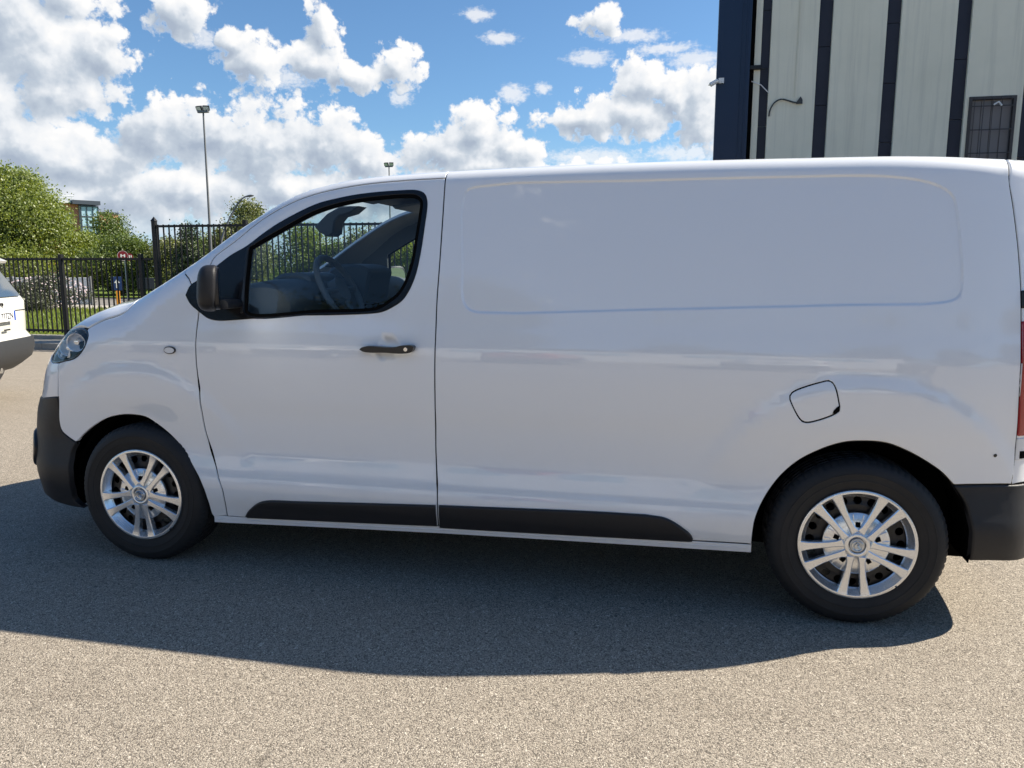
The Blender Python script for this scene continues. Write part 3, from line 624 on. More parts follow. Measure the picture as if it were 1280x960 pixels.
tree((-19.2, 28.2, 0), 1.7, 3.1, .1, 12000, .09, 7, 'leaf_dark', 'narrow dark conifer behind the tall railings', nb=12, cone=.5, trunk=.08)
tree((-16.15, 27.6, 0), 2.75, 4.0, .35, 30000, .095, 8, 'leaf_olive', 'airy tree with the curved street lamp in front of it', nb=16, trunk=.12)
tree((-24.5, 40.0, 0), 8.0, 3.0, .2, 24000, .15, 10, 'leaf_mid', 'broad tree in the second row, seen over the fence gate post', nb=16)
for i, (x, y, w, h, mt, lb) in enumerate([(-15.0, 30.6, 4.0, 2.7, 'leaf_yellow', 'bushy tree seen through the windscreen, next to the lamp tree'), (-13.2, 31.0, 3.6, 2.3, 'leaf_mid', 'bushy tree seen through the left of the cab window'), (-11.6, 31.0, 3.8, 2.9, 'leaf_olive', 'bushy tree seen behind the interior mirror of the van'),
        (-9.8, 31.5, 3.6, 2.6, 'leaf_yellow', 'bushy tree seen beside the far windscreen pillar'), (-7.8, 31.2, 4.0, 2.8, 'leaf_mid', 'bushy tree seen through the far door window'), (-5.0, 32.0, 4.5, 2.9, 'leaf_olive', 'bushy tree hidden behind the cargo side of the van')]):
    tree((x, y, 0), w*.9, h*1.14, .1, 13000, .11, 40+i, mt, lb, nb=12, trunk=.12)
# shrubs on the lawn
for i, (x, y, w, h, mt, lb) in enumerate([(-17.0, 17.6, 2.6, 1.20, 'leaf_grey', 'dark flowering shrub on the lawn beside the white car'), (-16.6, 16.2, 1.7, .95, 'leaf_grey', 'smaller grey-leaved shrub on the lawn in front of the blue sign'), (-19.0, 17.2, 2.4, 1.9, 'leaf_grey', 'tall grey shrub rising behind the white car roof'), (-8.4, 16.8, 1.2, 1.0, 'leaf_yellow', 'small pale yellow shrub seen through the far door window')]):
    tree((x, y, .05), w*.9, h*.9, .0, 9000, .055, 70+i, mt, lb, nb=10, trunk=.03, name='shrub', cat='shrub')
def blossom():
    R = np.random.default_rng(5); b = MB()
    for i in range(420):
        a = R.normal(size=3); a /= np.linalg.norm(a); c = np.array([-17.0, 17.6, .62])+a*np.array([1.15, 1.15, .5]); s = .035
        b.add([c+(0, 0, s), c+(s, 0, 0), c+(0, s, 0), c-(s, 0, 0), c-(0, s, 0)], [(0, 1, 2), (0, 2, 3), (0, 3, 4), (0, 4, 1)])
    return tag(b.build('blossom', principled('blossom_pink', (.62, .50, .52), .8)), 'pale blossom scattered over the flowering shrub', 'blossom', kind='stuff')
blossom()
def grass():
    R = np.random.default_rng(9); n = 26000; x = R.uniform(-26, 0, n); y = 9.15+9.4*R.random(n)**1.3; h = R.uniform(.06, .16, n); a = R.uniform(0, 6.28, n); w = .014+.010*(y-9)/9
    c, s = np.cos(a)*w, np.sin(a)*w; lx, ly = R.normal(0, .03, n), R.normal(0, .03, n); z = np.full(n, .05)
    V = np.stack([np.stack([x-c, y-s, z], 1), np.stack([x+c, y+s, z], 1), np.stack([x+lx, y+ly, z+h], 1)], 1).reshape(-1, 3)
    me = bpy.data.meshes.new('grass'); me.vertices.add(3*n); me.vertices.foreach_set('co', V.ravel()); me.loops.add(3*n); me.loops.foreach_set('vertex_index', np.arange(3*n, dtype=np.int32)); me.polygons.add(n)
    me.polygons.foreach_set('loop_start', np.arange(0, 3*n, 3, dtype=np.int32)); me.polygons.foreach_set('loop_total', np.full(n, 3, dtype=np.int32)); me.update(); me.materials.append(MATS['leaf_yellow'])
    o = bpy.data.objects.new('grass', me); COL.objects.link(o); tag(o, 'blades of mown grass on the lawn behind the fence', 'grass', kind='stuff')
grass()
# trees on the camera's side of the yard: what the paint and the glass mirror
_, meA = tree((-7.0, -31.0, 0), 12, 10.4, 1.0, 30000, .30, 90, 'leaf_dark', 'tall dark tree across the yard, mirrored low in the cab glass', nb=22, trunk=.3)
for i, (x, y, rz, s) in enumerate([(-17, -31, 1.1, 1.05), (-27, -30, 2.3, 1.15), (3.0, -35, 3.0, .90), (13, -35, 4.2, .90), (26, -33, 5.0, 1.05), (-42, -26, .5, 1.0), (40, -28, 1.7, 1.0), (52, -10, 2.7, .9), (-54, -12, 3.9, .9)]):
    t, _ = tree((x, y, 0), 12, 10.4, 1.0, 10, .32, 90, 'leaf_dark', None, nb=22, trunk=.3, mesh=meA, rz=rz); t.scale = (s, s, s*(.86+.05*(i % 4)))
    tag(t, 'dark tree in the belt of trees across the yard from the van', 'tree', 'trees across the yard')
# ------------------------------------------------------------------ fence of black railings
FY = 9.0
def railings(x_posts, x_start, x_end, top, pitch, label, tall=False):
    f = tag(empty('railing_fence', (x_start, FY, .17)), label, 'fence')
    def obj(mb, nm): 
        o = mb.build(nm, 'iron_black', f); o.location = (-x_start, -FY, -.17); return o
    for x in x_posts:
        b = MB().box((x-.035, FY-.035, .10), (x+.035, FY+.035, top+.06))
        b.add([(x-.045, FY-.045, top+.06), (x+.045, FY-.045, top+.06), (x+.045, FY+.045, top+.06), (x-.045, FY+.045, top+.06), (x, FY, top+.14)], [(0, 1, 4), (1, 2, 4), (2, 3, 4), (3, 0, 4), (0, 3, 2, 1)]) if tall and x < -6 else None
        obj(b, 'post')
    xs = sorted([x_start]+list(x_posts)+[x_end])
    for a, b_ in zip(xs[:-1], xs[1:]):
        if b_-a < .2: continue
        for z in (.26, top-.03): obj(MB().box((a+.03, FY-.020, z-.02), (b_-.03, FY+.020, z+.02)), 'rail')
    n = int((x_end-x_start)/pitch); first = None
    for i in range(1, n):
        x = x_start+i*pitch
        if min(abs(x-p) for p in x_posts) < .06: continue
        if first is None:
            first = MB().box((-.010, -.010, .215), (.010, .010, top+.0)).build('picket', 'iron_black', f); first.location = (x-x_start, 0, -.17)
        else:
            c = first.copy(); COL.objects.link(c); c.location = (x-x_start, 0, -.17)
railings([-13.65, -11.94, -10.24, -8.53, -6.86], -15.0, -6.60, 1.60, .1045, 'low stretch of black iron railings between the car park and the lawn')
railings([-6.54, -4.77, -1.25, 1.40], -6.58, 3.0, 2.17, .110, 'taller stretch of black iron railings behind the van cab', True)
# ------------------------------------------------------------------ street things beyond the fence
principled('pole_grey', (.16, .165, .17), .5, metal=.3); principled('sign_blue', (.012, .035, .13), .45); principled('sign_red', (.20, .010, .018), .45); principled('sign_white', (.75, .75, .74), .5)
principled('sign_orange', (.75, .30, .03), .5); principled('board_dark', (.012, .016, .028), .5); principled('lamp_glass', (.55, .57, .56), .2)
def letters(txt, loc, size, mat, parent, rot, name='lettering', ext=.001, align='CENTER', font_scale=(1, 1, 1)):
    c = bpy.data.curves.new(name, 'FONT'); c.body = txt; c.size = size; c.extrude = ext; c.align_x = align; c.align_y = 'CENTER'; c.materials.append(MATS[mat])
    tmp = bpy.data.objects.new(name, c); COL.objects.link(tmp); bpy.context.view_layer.update()
    me = bpy.data.meshes.new_from_object(tmp.evaluated_get(bpy.context.evaluated_depsgraph_get())); bpy.data.objects.remove(tmp); me.materials.clear(); me.materials.append(MATS[mat])
    o = bpy.data.objects.new(name, me); COL.objects.link(o); o.parent = parent; o.location = loc; o.rotation_euler = rot; o.scale = font_scale; return o
def facing(x, y): return math.atan2(CAM[0]-x, -(CAM[1]-y))   # turn of a sign whose face looks down the road
def road_sign():
    x, y = -15.1, 18.9; r = tag(empty('road_sign', (x, y, .06), math.radians(38)), 'round red and white road sign on a thin grey pole beyond the low railings', 'road sign')
    MB().tube([(0, .04, -.1), (0, .04, 1.85)], .028, 10).build('pole', principled('pole_light', (.42, .43, .43), .5), r, smooth=True)
    disc = MB().lathe([(0, 0), (.165, 0), (.165, .012), (0, .012)], 36, c=(-.06, 0, 1.72)).build('sign_plate', 'sign_red', r)
    MB().lathe([(.152, -.002), (.160, -.002), (.160, 0), (.152, 0)], 36, c=(-.06, 0, 1.72)).build('white_ring', 'sign_white', disc)
    MB().box((-.13, -.003, 1.67), (-.09, -.001, 1.77)).box((-.03, -.003, 1.67), (.01, -.001, 1.77)).box((-.13, -.0035, 1.71), (.01, -.0015, 1.735)).build('sign_symbol', 'sign_white', disc)
    MB().lathe([(0, .02), (.12, .02), (.12, .03), (0, .03)], 30, c=(.12, .0, 1.68)).build('second_plate', 'sign_red', r)
    MB().box((.12, .012, 1.65), (.15, .018, 1.74)).box((.17, .012, 1.65), (.20, .018, 1.74)).build('second_symbol', 'sign_white', r)
road_sign()
def blue_sign():
    x, y = -15.1, 18.45; r = tag(empty('direction_board', (x, y, .05), math.radians(38)), 'square blue road sign with white arrow on an orange post', 'road sign')
    MB().box((-.17, 0, .62), (.17, .02, 1.06)).build('board', 'sign_blue', r, bevel=.01)
    MB().prism([(-.035, .70), (.035, .70), (.035, .86), (.085, .86), (0, .99), (-.085, .86), (-.035, .86)], -.003, 0).build('arrow', 'sign_white', r)
    MB().box((-.06, .0, -.1), (.06, .06, .61)).build('post', 'sign_orange', r, bevel=.01)
blue_sign()
def dark_board():
    r = tag(empty('notice_board', (-14.35, 18.9, .05), math.radians(38)), 'long dark board on two legs right of the blue sign', 'board')
    MB().box((-.30, 0, .66), (.22, .03, 1.02)).build('board', 'board_dark', r, bevel=.01)
    for x in (-.2, .12): MB().box((x-.02, .03, -.1), (x+.02, .06, .9)).build('leg', 'iron_black', r)
dark_board()
w_ = tag(empty('boundary_wall', (-20.6, 20.7, .05), math.radians(18)), 'low white panelled wall behind the shrubs', 'wall')
for i in range(7): MB().box((-4.2+i*.9+.01, 0, 0), (-4.2+(i+1)*.9-.01, .10, .98)).build('wall_panel', 'sign_white', w_, bevel=.008)
for i in range(8): MB().box((-4.2+i*.9-.03, -.02, -.1), (-4.2+i*.9+.03, .12, 1.03)).build('post', 'pole_grey', w_)
def floodlight(loc, top, n, label, rz, s=1.):
    r = tag(empty('floodlight_mast', loc, 0), label, 'floodlight')
    MB().tube([(0, 0, -.2), (0, 0, top*.45), (0, 0, top)], [.085*s, .07*s, .05*s], 12).build('mast', 'pole_grey', r, smooth=True)
    MB().box((-.36*s, -.05, top-.04), (.36*s, .05, top+.06)).build('crossbar', 'pole_grey', r, bevel=.01)
    for i in range(n):
        a = rz+(i-(n-1)/2)*.5; M = Matrix.Translation(((i-(n-1)/2)*.46*s, -.02, top+.20*s)) @ Matrix.Rotation(a, 4, 'Z') @ Matrix.Rotation(math.radians(25), 4, 'X')
        b = MB(); b.prism([(-.19*s, -.14*s), (.19*s, -.14*s), (.19*s, .14*s), (-.19*s, .14*s)], .10*s, -.08*s, bevel=.02); b.V = [tuple(M @ Vector(v)) for v in b.V]; h = b.build('lamp_head', 'iron_black', r)
        g = MB().box((-.16*s, -.086*s, -.11*s), (.16*s, -.080*s, .11*s)); g.V = [tuple(M @ Vector(v)) for v in g.V]; g.build('lamp_glass', 'lamp_glass', h)
floodlight((-15.05, 23.6, 0), 7.15, 2, 'tall floodlight mast with two lamp heads rising beyond the fence', .1, .62)
floodlight((-19.0, 52.84, 0), 8.85, 2, 'distant floodlight mast showing just above the van roof', .1, .85)
def street_lamp():
    r = tag(empty('street_lamp', (-15.88, 25.42, 0)), 'slim grey street lamp with a curved arm against the airy tree', 'street lamp')
    MB().tube([(0, 0, -.1), (.02, .02, 1.9), (.10, .05, 2.5), (.22, .14, 2.95), (.42, .28, 3.45), (.66, .43, 3.95), (.85, .54, 4.20), (.98, .62, 4.28)], [.055, .05, .045, .04, .035, .03, .028, .026], 8).build('mast', 'pole_grey', r, smooth=True)
    MB().prism(crv([(.90, 4.25), (1.0, 4.30), (1.20, 4.34), (1.27, 4.32), (1.18, 4.27), (.90, 4.25)], 3)[:-1], .56, .72, bevel=.01).build('lamp_head', 'pole_grey', r, smooth=True)
street_lamp()
# ------------------------------------------------------------------ distant office block
def office():
    textured(principled('brick_far', (.68, .27, .19), .85), 1.2, .4); principled('glass_far', (.30, .46, .55), .08, spec=.8); principled('roof_far', (.55, .57, .58), .6); principled('dark_far', (.05, .06, .08), .4); principled('green_net', (.04, .35, .22), .8)
    r = tag(empty('office_building', (-60, 64, 0), math.radians(56)), 'distant brick and blue glass office block above the big tree', 'building')
    # local X runs along the facade
    MB().box((-3.6, 0, 0), (3.05, 14, 7.75)).build('brick_wall', 'brick_far', r)
    MB().box((3.06, -.6, 0), (4.75, 12, 7.60)).build('glazed_stair', 'glass_far', r)
    for i in range(5): MB().box((3.05, -.66, 3.4+i*1.02), (4.77, -.61, 3.50+i*1.02)).build('glazing_bar', 'dark_far', r)
    for x in (3.08, 3.62, 4.20, 4.72): MB().box((x, -.68, 2.0), (x+.06, -.62, 7.6)).build('mullion', 'dark_far', r)
    MB().box((-3.9, -.5, 7.80), (2.6, 14, 8.02)).build('roof_slab', 'roof_far', r)
    MB().box((2.3, -1.0, 7.70), (4.9, 12, 8.10)).build('parapet', 'dark_far', r)
    MB().tube([(-3.9, -.4, 8.50), (2.6, -.4, 8.50)], .05, 6).tube([(-3.9, -.4, 8.25), (2.6, -.4, 8.25)], .04, 6).build('roof_rail', 'roof_far', r)
    for i in range(10): MB().box((-3.9+i*.7, -.44, 8.0), (-3.84+i*.7, -.38, 8.5)).build('rail_post', 'roof_far', r)
    for i in range(2):
        for j in range(4):
            w = MB().box((-3.0+j*1.45, -.03, 4.0+i*1.75), (-2.0+j*1.45, .05, 5.1+i*1.75)).build('window', 'glass_far', r); MB().box((-2.53+j*1.45, -.06, 4.0+i*1.75), (-2.47+j*1.45, -.035, 5.1+i*1.75)).build('frame', 'roof_far', w)
    MB().box((4.78, 1.2, 0), (7.2, 10, 6.95)).build('side_wing', 'brick_far', r)
    MB().box((4.75, 1.1, 6.95), (7.25, 10, 7.15)).build('wing_coping', 'dark_far', r)
    MB().prism([(-6.2, 7.0), (-3.7, 7.0), (-3.7, 8.7), (-4.1, 9.1), (-5.2, 9.25), (-6.2, 9.1)], 1, 8).build('plant_room', 'dark_far', r)
    MB().box((-9.0, 1, 7.0), (-6.6, 6, 9.1)).build('green_sheeting', 'green_net', r)
office()
# ------------------------------------------------------------------ ribbed warehouse on the right
def warehouse():
    m = textured(principled('panel_cream', (.80, .77, .63), .75, spec=.25), 1.1, .40, .25, 40, dark=(.80, .82, .80))
    k = NT(m.node_tree); b = k.n['Principled BSDF']; tc = k.node('ShaderNodeTexCoord'); v = tc.outputs['Object']
    src = b.inputs['Base Color'].links[0].from_socket
    run = k.noise(k.vec('MULTIPLY', v, (9, 9, .35)), 1.0, 5, .65); k.link(k.mix(k.mapr(run, .50, .72, 0, .40), src, (.52, .51, .43)), b.inputs['Base Color'])
    textured(principled('strip_navy', (.022, .024, .038), .55, spec=.35), 2, .6, dark=(1.6, 1.6, 1.5)); textured(principled('column_blue', (.006, .022, .060), .42, spec=.5), 2, .5, dark=(.7, .8, .9))
    principled('shutter_brown', (.19, .18, .18), .7); principled('rust_iron', (.05, .045, .045), .6); principled('cable_grey', (.05, .055, .055), .6)
    r = tag(empty('warehouse', (3.15, 14, 0)), 'tall warehouse wall of cream panels with dark vertical strips and blue corner', 'building')
    H = 11.5; Y0 = 14.0
    def part(mb, nm, mat, parent=r, **kw):
        o = mb.build(nm, mat, parent, **kw)
        if parent is r: o.location = (-3.15, -14, 0)
        return o
    part(MB().box((4.22, Y0+.12, 0), (40, Y0+22, H)), 'core_wall', 'panel_cream')
    # blue steel corner, with its folded edges
    part(MB().box((3.15, Y0-.16, 0), (3.80, Y0+.11, H+.1)), 'blue_corner', 'column_blue', bevel=.012)
    for x in (3.62, 3.71): part(MB().box((x, Y0-.175, 0), (x+.018, Y0-.161, H)), 'folded_edge', 'column_blue')
    part(MB().box((3.803, Y0-.02, 0), (3.885, Y0+.11, H)), 'shadow_gap', 'void_black')
    part(MB().box((3.888, Y0-.03, 0), (4.015, Y0+.11, H)), 'edge_panel', 'panel_cream', bevel=.006)
    strips = [(4.03, 4.19)]+[(5.10+1.258*i, 5.355+1.258*i) for i in range(14)]
    for i, (a, b_) in enumerate(strips):
        z = -.2+.37*(i % 3); 
        while z < H:
            z1 = min(z+1.13, H)
            if z1 > 0: part(MB().box((a-.012, Y0+.045, max(z, 0)+.006), (b_+.012, Y0+.11, z1-.006)), 'cladding_strip', 'strip_navy')
            z += 1.13
        nx = strips[i+1][0] if i+1 < len(strips) else b_+1
        zs = [0, 3.0, 6.2, 9.4, H] if i != 3 else [0, 3.0, 9.4, H]
        if i != 3:
            part(MB().box((b_, Y0-.035, 0), (nx, Y0+.10, H)), 'wall_panel', 'panel_cream', bevel=.012)
        else:
            for q in ((b_, 0, nx, 3.50), (b_, 4.70, nx, H), (b_, 3.50, 7.955, 4.70), (8.755, 3.50, nx, 4.70)): part(MB().box((q[0], Y0-.035, q[1]+.001), (q[2], Y0+.10, q[3]-.001)), 'wall_panel', 'panel_cream')
    # barred window
    w = part(MB().box((7.955, Y0+.03, 3.50), (8.755, Y0+.10, 4.70)), 'window', 'shutter_brown')
    for q in ((7.94, 3.48, 7.995, 4.72), (8.715, 3.48, 8.77, 4.72), (7.995, 4.665, 8.715, 4.72), (7.995, 3.48, 8.715, 3.53)): MB().box((q[0], Y0-.06, q[1]), (q[2], Y0+.029, q[3])).build('frame', 'rust_iron', w)
    for i in range(4): MB().box((8.01+i*.178, Y0+.012, 3.535), (8.172+i*.178, Y0+.028, 4.66)).build('shutter_leaf', 'shutter_brown', w)
    for i in range(5): MB().tube([(8.03+i*.16, Y0-.085, 3.50), (8.03+i*.16, Y0-.085, 4.70)], .007, 6).build('window_bar', 'rust_iron', w)
    for z in (3.64, 4.08, 4.52): MB().box((7.96, Y0-.098, z), (8.75, Y0-.092, z+.022)).build('window_bar', 'rust_iron', w)
    MB().tube([(8.36, Y0-.10, 4.55), (8.44, Y0-.11, 4.60), (8.50, Y0-.10, 4.53)], .018, 6).build('rag', 'sign_white', w)
    # CCTV on the blue corner
    c = tag(empty('security_camera', (3.15, Y0-.16, 5.2)), 'small white security camera on the edge of the blue corner', 'camera')
    def cc(mb, nm, mat, p=c): 
        o = mb.build(nm, mat, p, smooth=True); o.location = (-3.15, -(Y0-.16), -5.2) if p is c else (0, 0, 0); return o
    cc(MB().box((3.19, Y0-.22, 5.16), (3.30, Y0-.161, 5.26)), 'bracket', 'sign_white'); cc(MB().tube([(3.22, Y0-.2, 5.21), (3.14, Y0-.24, 5.19)], .018, 8), 'arm', 'sign_white')
    hd = cc(MB().tube([(3.18, Y0-.25, 5.205), (3.17, Y0-.25, 5.20), (3.03, Y0-.28, 5.12), (3.025, Y0-.28, 5.118)], [.03, .042, .045, .03], 14), 'camera_head', 'sign_white')
    cc(MB().lathe([(0, -.002), (.032, -.002), (.032, .004)], 16, axis='Z', c=(0, 0, 0)), 'lens', 'gloss_black', hd).location = (3.02, Y0-.28, 5.115)
    # loose cables and pipe
    t = tag(MB().tube(crv([(4.225, Y0-.055, 4.50), (4.24, Y0-.06, 4.62), (4.33, Y0-.07, 4.77), (4.45, Y0-.075, 4.82), (4.58, Y0-.07, 4.79), (4.70, Y0-.07, 4.75), (4.80, Y0-.065, 4.75), (4.82, Y0-.06, 4.83)], 5), .016, 6).build('loose_cable', 'cable_grey', smooth=True), 'dark loose cable curling over the first cream panel', 'cable')
    MB().prism([(4.74, 4.72), (4.86, 4.72), (4.86, 4.79), (4.82, 4.86), (4.76, 4.78)], Y0-.08, Y0-.037).build('cable_clip', 'cable_grey', t)
    tag(MB().tube([(3.85, Y0-.05, 5.20), (4.04, Y0-.06, 5.12), (4.20, Y0-.045, 4.96)], .010, 6).build('thin_cable', 'sign_white', smooth=True), 'thin pale cable crossing the strip beside the blue corner', 'cable')
    tag(MB().tube([(4.70, Y0-.045, 4.86), (4.715, Y0-.045, 6.2), (4.70, Y0-.045, H)], .009, 6).build('conduit', 'panel_cream', smooth=True), 'thin vertical conduit running up the first cream panel', 'pipe')
    tag(MB().box((3.80, Y0-.11, 5.42), (4.05, Y0-.036, 5.50)).build('junction_box', 'iron_black', bevel=.008), 'small dark junction box across the narrow panel beside the blue corner', 'box')
warehouse()
# ------------------------------------------------------------------ the white SUV at the left edge
def suv(cx, cy, az, paint, label, group=None, plate='GF\u00b7777ZN'):
    textured(principled('grey_plastic', (.028, .030, .034), .55, spec=.4), 12, .4, .3, 500, dark=(1.3, 1.3, 1.3)); principled('plate_white', (.78, .79, .80), .35); principled('plate_blue', (.02, .07, .35), .4); principled('ink', (.01, .01, .012), .5)
    r = tag(empty('parked_car', (cx, cy, 0), az), label, 'car', group)
    # local +X is rearwards (tail at x=0), Y across, body runs to x=-4.25
    hw = lambda z: float(np.interp(z, [.30, .45, .60, .80, .95, 1.05, 1.25, 1.45, 1.56], [.80, .84, .86, .87, .86, .84, .74, .62, .50]))
    rx = lambda z: float(np.interp(z, [.30, .42, .55, .66, .72, .95, 1.06, 1.10, 1.45, 1.52, 1.56], [-.16, .02, .06, .05, .0, .01, -.01, -.03, -.19, -.20, -.30]))
    topz = lambda x: float(np.interp(x, [-4.2, -4.0, -3.2, -2.95, -2.2, -1.8, -.5, -.3, 0], [.80, .92, 1.05, 1.08, 1.48, 1.56, 1.56, 1.53, 1.40]))
    zs = [.30, .42, .55, .66, .72, .80, .95, 1.06, 1.10, 1.25, 1.40, 1.50, 1.56]
    def loft(z_list, mat, nm, parent, grow=0., xf=-4.2, crop=1.0):
        W = []; Fq = []; rings = []
        for z in z_list:
            h = hw(z)+grow; x1 = rx(z)+grow; cr = .30 if z < 1.0 else .20; ring = []
            xf_ = xf-grow if z < .8 else float(np.interp(z, [.8, .95, 1.07, 1.30, 1.48, 1.56], [-4.18, -3.9, -3.0, -2.55, -2.2, -1.8]))
            for a in np.linspace(0, math.pi/2, 9): ring.append((x1-cr*.55*(1-math.cos(a))-.06*(math.sin(a))**2, (h-cr)*1+cr*math.sin(a) if True else 0, z))
            ring = [(x1-.10*(abs(y)/h)**2*0, y, z) for y in np.linspace(0, h-cr, 5)][:-1]+ring
            ring += [(x, h, z) for x in np.linspace(x1-cr, xf_+.4, 8)]+[(xf_+.4-.4*math.sin(a), h-.35*(1-math.cos(a)), z) for a in np.linspace(.2, math.pi/2, 6)]+[(xf_-.03, y, z) for y in np.linspace(h-.40, 0, 4)]
            full_ = ring+[(p[0], -p[1], p[2]) for p in ring[::-1][1:-1]]; rings.append(full_)
        m = len(rings[0])
        for q in rings: W += q
        for i in range(len(rings)-1): Fq += [(i*m+k, i*m+(k+1) % m, (i+1)*m+(k+1) % m, (i+1)*m+k) for k in range(m)]
        Fq += [tuple(range(m))[::-1], tuple(range((len(rings)-1)*m, len(rings)*m))]
        return MB().add(W, Fq).build(nm, mat, parent, smooth=True, angle=.7)
    body = loft(zs, paint, 'body', r)
    loft([.30, .36, .44, .55, .64, .66], 'grey_plastic', 'bumper', r, grow=.018)
    # tailgate glass, spoiler, plate, badge
    def quad(name, pts, mat, parent, off=.006, thick=.012):
        b = MB(); P = [(rx(z)+off, y, z) for y, z in pts]; n = len(P)
        b.add(P+[(p[0]-thick, p[1], p[2]) for p in P], [tuple(range(n)), tuple(range(n, 2*n))[::-1]]+[(i, i+n, (i+1) % n+n, (i+1) % n) for i in range(n)]); return b.build(name, mat, parent)
    principled('tail_glass', (.04, .055, .07), .03, spec=1.0, coat=1.0)
    g = quad('rear_window', [(-.60, 1.115), (.60, 1.115), (.44, 1.445), (-.44, 1.445)], 'tail_glass', r, .02)
    MB().tube([(.035, -.02, 1.10), (-.02, -.28, 1.19), (-.03, -.36, 1.20)], .012, 6).build('wiper', 'ink', g, smooth=True)
    MB().prism([(-.50, 1.50), (-.12, 1.475), (-.10, 1.50), (-.20, 1.545), (-.5, 1.575)], -.56, .56, bevel=.012).build('spoiler', paint, r)
    quad('crease_shade', [(-.62, .955), (.62, .955), (.62, .965), (-.62, .965)], 'ink', r, .003, .004)  # black strip drawn in place of the crease's shade
    p = MB().box((.052, -.26, .86), (.064, .26, .97)).build('number_plate', 'plate_white', r, bevel=.003)
    MB().box((.0645, -.258, .862), (.0655, -.222, .968)).build('plate_band', 'plate_blue', p); MB().box((.0645, .222, .862), (.0655, .258, .968)).build('plate_band', 'plate_blue', p)
    letters(plate, (.0665, 0, .914), .092, 'ink', p, (math.pi/2, 0, math.pi/2), 'plate_lettering', .0008, font_scale=(1.02, 1, 1))
    letters('Jeep', (.030, .02, 1.045), .075, 'ink', r, (math.pi/2, 0, math.pi/2), 'badge', .004)
    MB().box((.028, .05, .76), (.040, .17, .775)).build('tailgate_handle', 'ink', r)
    for s in (-1, 1):
        MB().box((-.12, s*.72-.09, .84), (-.035, s*.72+.09, 1.0)).build('tail_lamp', 'lamp_red', r, bevel=.02) if s < 0 else None
        MB().box((.0, s*.62-.09, .47), (.078, s*.62+.09, .51)).build('reflector', 'lamp_red', r, bevel=.008) if s < 0 else None
    MB().tube([(-.05, -.15, .36), (.06, -.15, .36)], .03, 10).build('tailpipe', 'chrome', r, smooth=True)
    MB().box((-3.9, -.72, .22), (-.35, .72, .34)).build('floor_pan', 'void_black', r)
    for s in (-1, 1):
        quadp = [(-3.0, 1.10), (-.62, 1.12), (-.55, 1.30), (-.75, 1.42), (-1.9, 1.45), (-2.4, 1.40)]
        b = MB(); P = [(x, s*(hw(z)+.006), z) for x, z in quadp]; b.add(P+[(x, y-s*.02, z) for x, y, z in P], [tuple(range(6)), tuple(range(6, 12))[::-1]]+[(i, i+6, (i+1) % 6+6, (i+1) % 6) for i in range(6)]); b.build('side_window', 'tail_glass', r)
        for x in (-.78, -3.38):
            y0 = .70 if s > 0 else -.90
            w = MB().lathe([(.20, 0), (.235, -.01), (.32, -.01), (.345, .02), (.345, .18), (.32, .21), (.20, .21)], 48, c=(x, y0, .345)).build('wheel', 'tyre_rubber', r, smooth=True)
            MB().lathe([(0, .08), (.06, .06), (.19, .05), (.215, -.006), (.215, .2), (0, .19)], 32, c=(x, y0, .345)).build('rim', 'alloy_silver', w, smooth=True)
            MB().lathe([(.40, -.03), (.40, .24)], 40, c=(x, y0, .36)).build('wheel_arch', 'grey_plastic', r, smooth=True)
suv(-4.47, 3.62, math.atan2(.37, .93), principled('cream_white_paint', (.58, .575, .53), .4, coat=1.0, coat_rough=.02), 'white SUV cut off by the left edge, its sunlit tailgate and grey bumper showing')
for i, (x, y, a, nm, c, lb) in enumerate([(-11.5, -12.5, 1.60, 'silver_paint', (.45, .46, .48), 'silver SUV parked across the yard, mirrored in the van wing'), (-6.2, -12.8, 1.52, 'second_white_paint', (.8, .8, .8), 'white SUV parked across the yard, mirrored in the van door'),
        (-.8, -13.0, 1.60, 'red_paint', (.35, .03, .03), 'red SUV parked across the yard behind the viewer'), (4.6, -12.6, 1.55, 'third_white_paint', (.78, .79, .8), 'white SUV parked across the yard, mirrored beside the rear wheel arch'), (9.6, -12.9, 1.62, 'blue_paint', (.04, .08, .2), 'dark blue SUV parked across the yard behind the viewer')]):
    suv(x, y, a, principled(nm, c, .4, coat=1.0, coat_rough=.02), lb, None, ('EK 402LM', 'FT 118RB', 'GA 950CD', 'FX 633HP', 'EW 207TN')[i])  # unseen cars, added to be mirrored in the van's paint
def depot():  # unseen building, added for its reflection in the van's paint
    r = tag(empty('depot_building', (-8, -24, 0)), 'long low white depot with dark windows across the yard behind the viewer', 'building')
    MB().box((-20, -6, 0), (20, 0, 4.2)).build('wall', 'sign_white', r); MB().box((-20.2, -6.2, 4.2), (20.2, .25, 4.5)).build('roof', 'pole_grey', r)
    for i in range(9): 
        w = MB().box((-18.5+i*4.2, .0, 1.2), (-16.3+i*4.2, .05, 2.9)).build('window', 'glass_far', r); MB().box((-17.45+i*4.2, .05, 1.2), (-17.35+i*4.2, .08, 2.9)).build('frame', 'pole_grey', w)
depot()
# ------------------------------------------------------------------ the white van
def ontop(x, y):
    A, B, D = chart(TOP); q = drop(TOP, np.array([[np.dot((x, y, 0), A), np.dot((x, y, 0), B)]]), np.dot((x, y, 1.3), D), False)[0]; return (x, float(q[1]), float(q[2]))
def onfront(y, z):
    A, B, D = chart(FRONT); q = drop(FRONT, np.array([[np.dot((0, y, z), A), np.dot((0, y, z), B)]]), -.4, False)[0]; return (float(q[0]), y, z)
def onback(y, z):
    A, B, D = chart(BACK); q = drop(BACK, np.array([[np.dot((0, y, z), A), np.dot((0, y, z), B)]]), -3.6, False)[0]; return (float(q[0]), y, z)
def mir(pts): return [(p[0], 2*YC-p[1], p[2]) for p in pts][::-1]

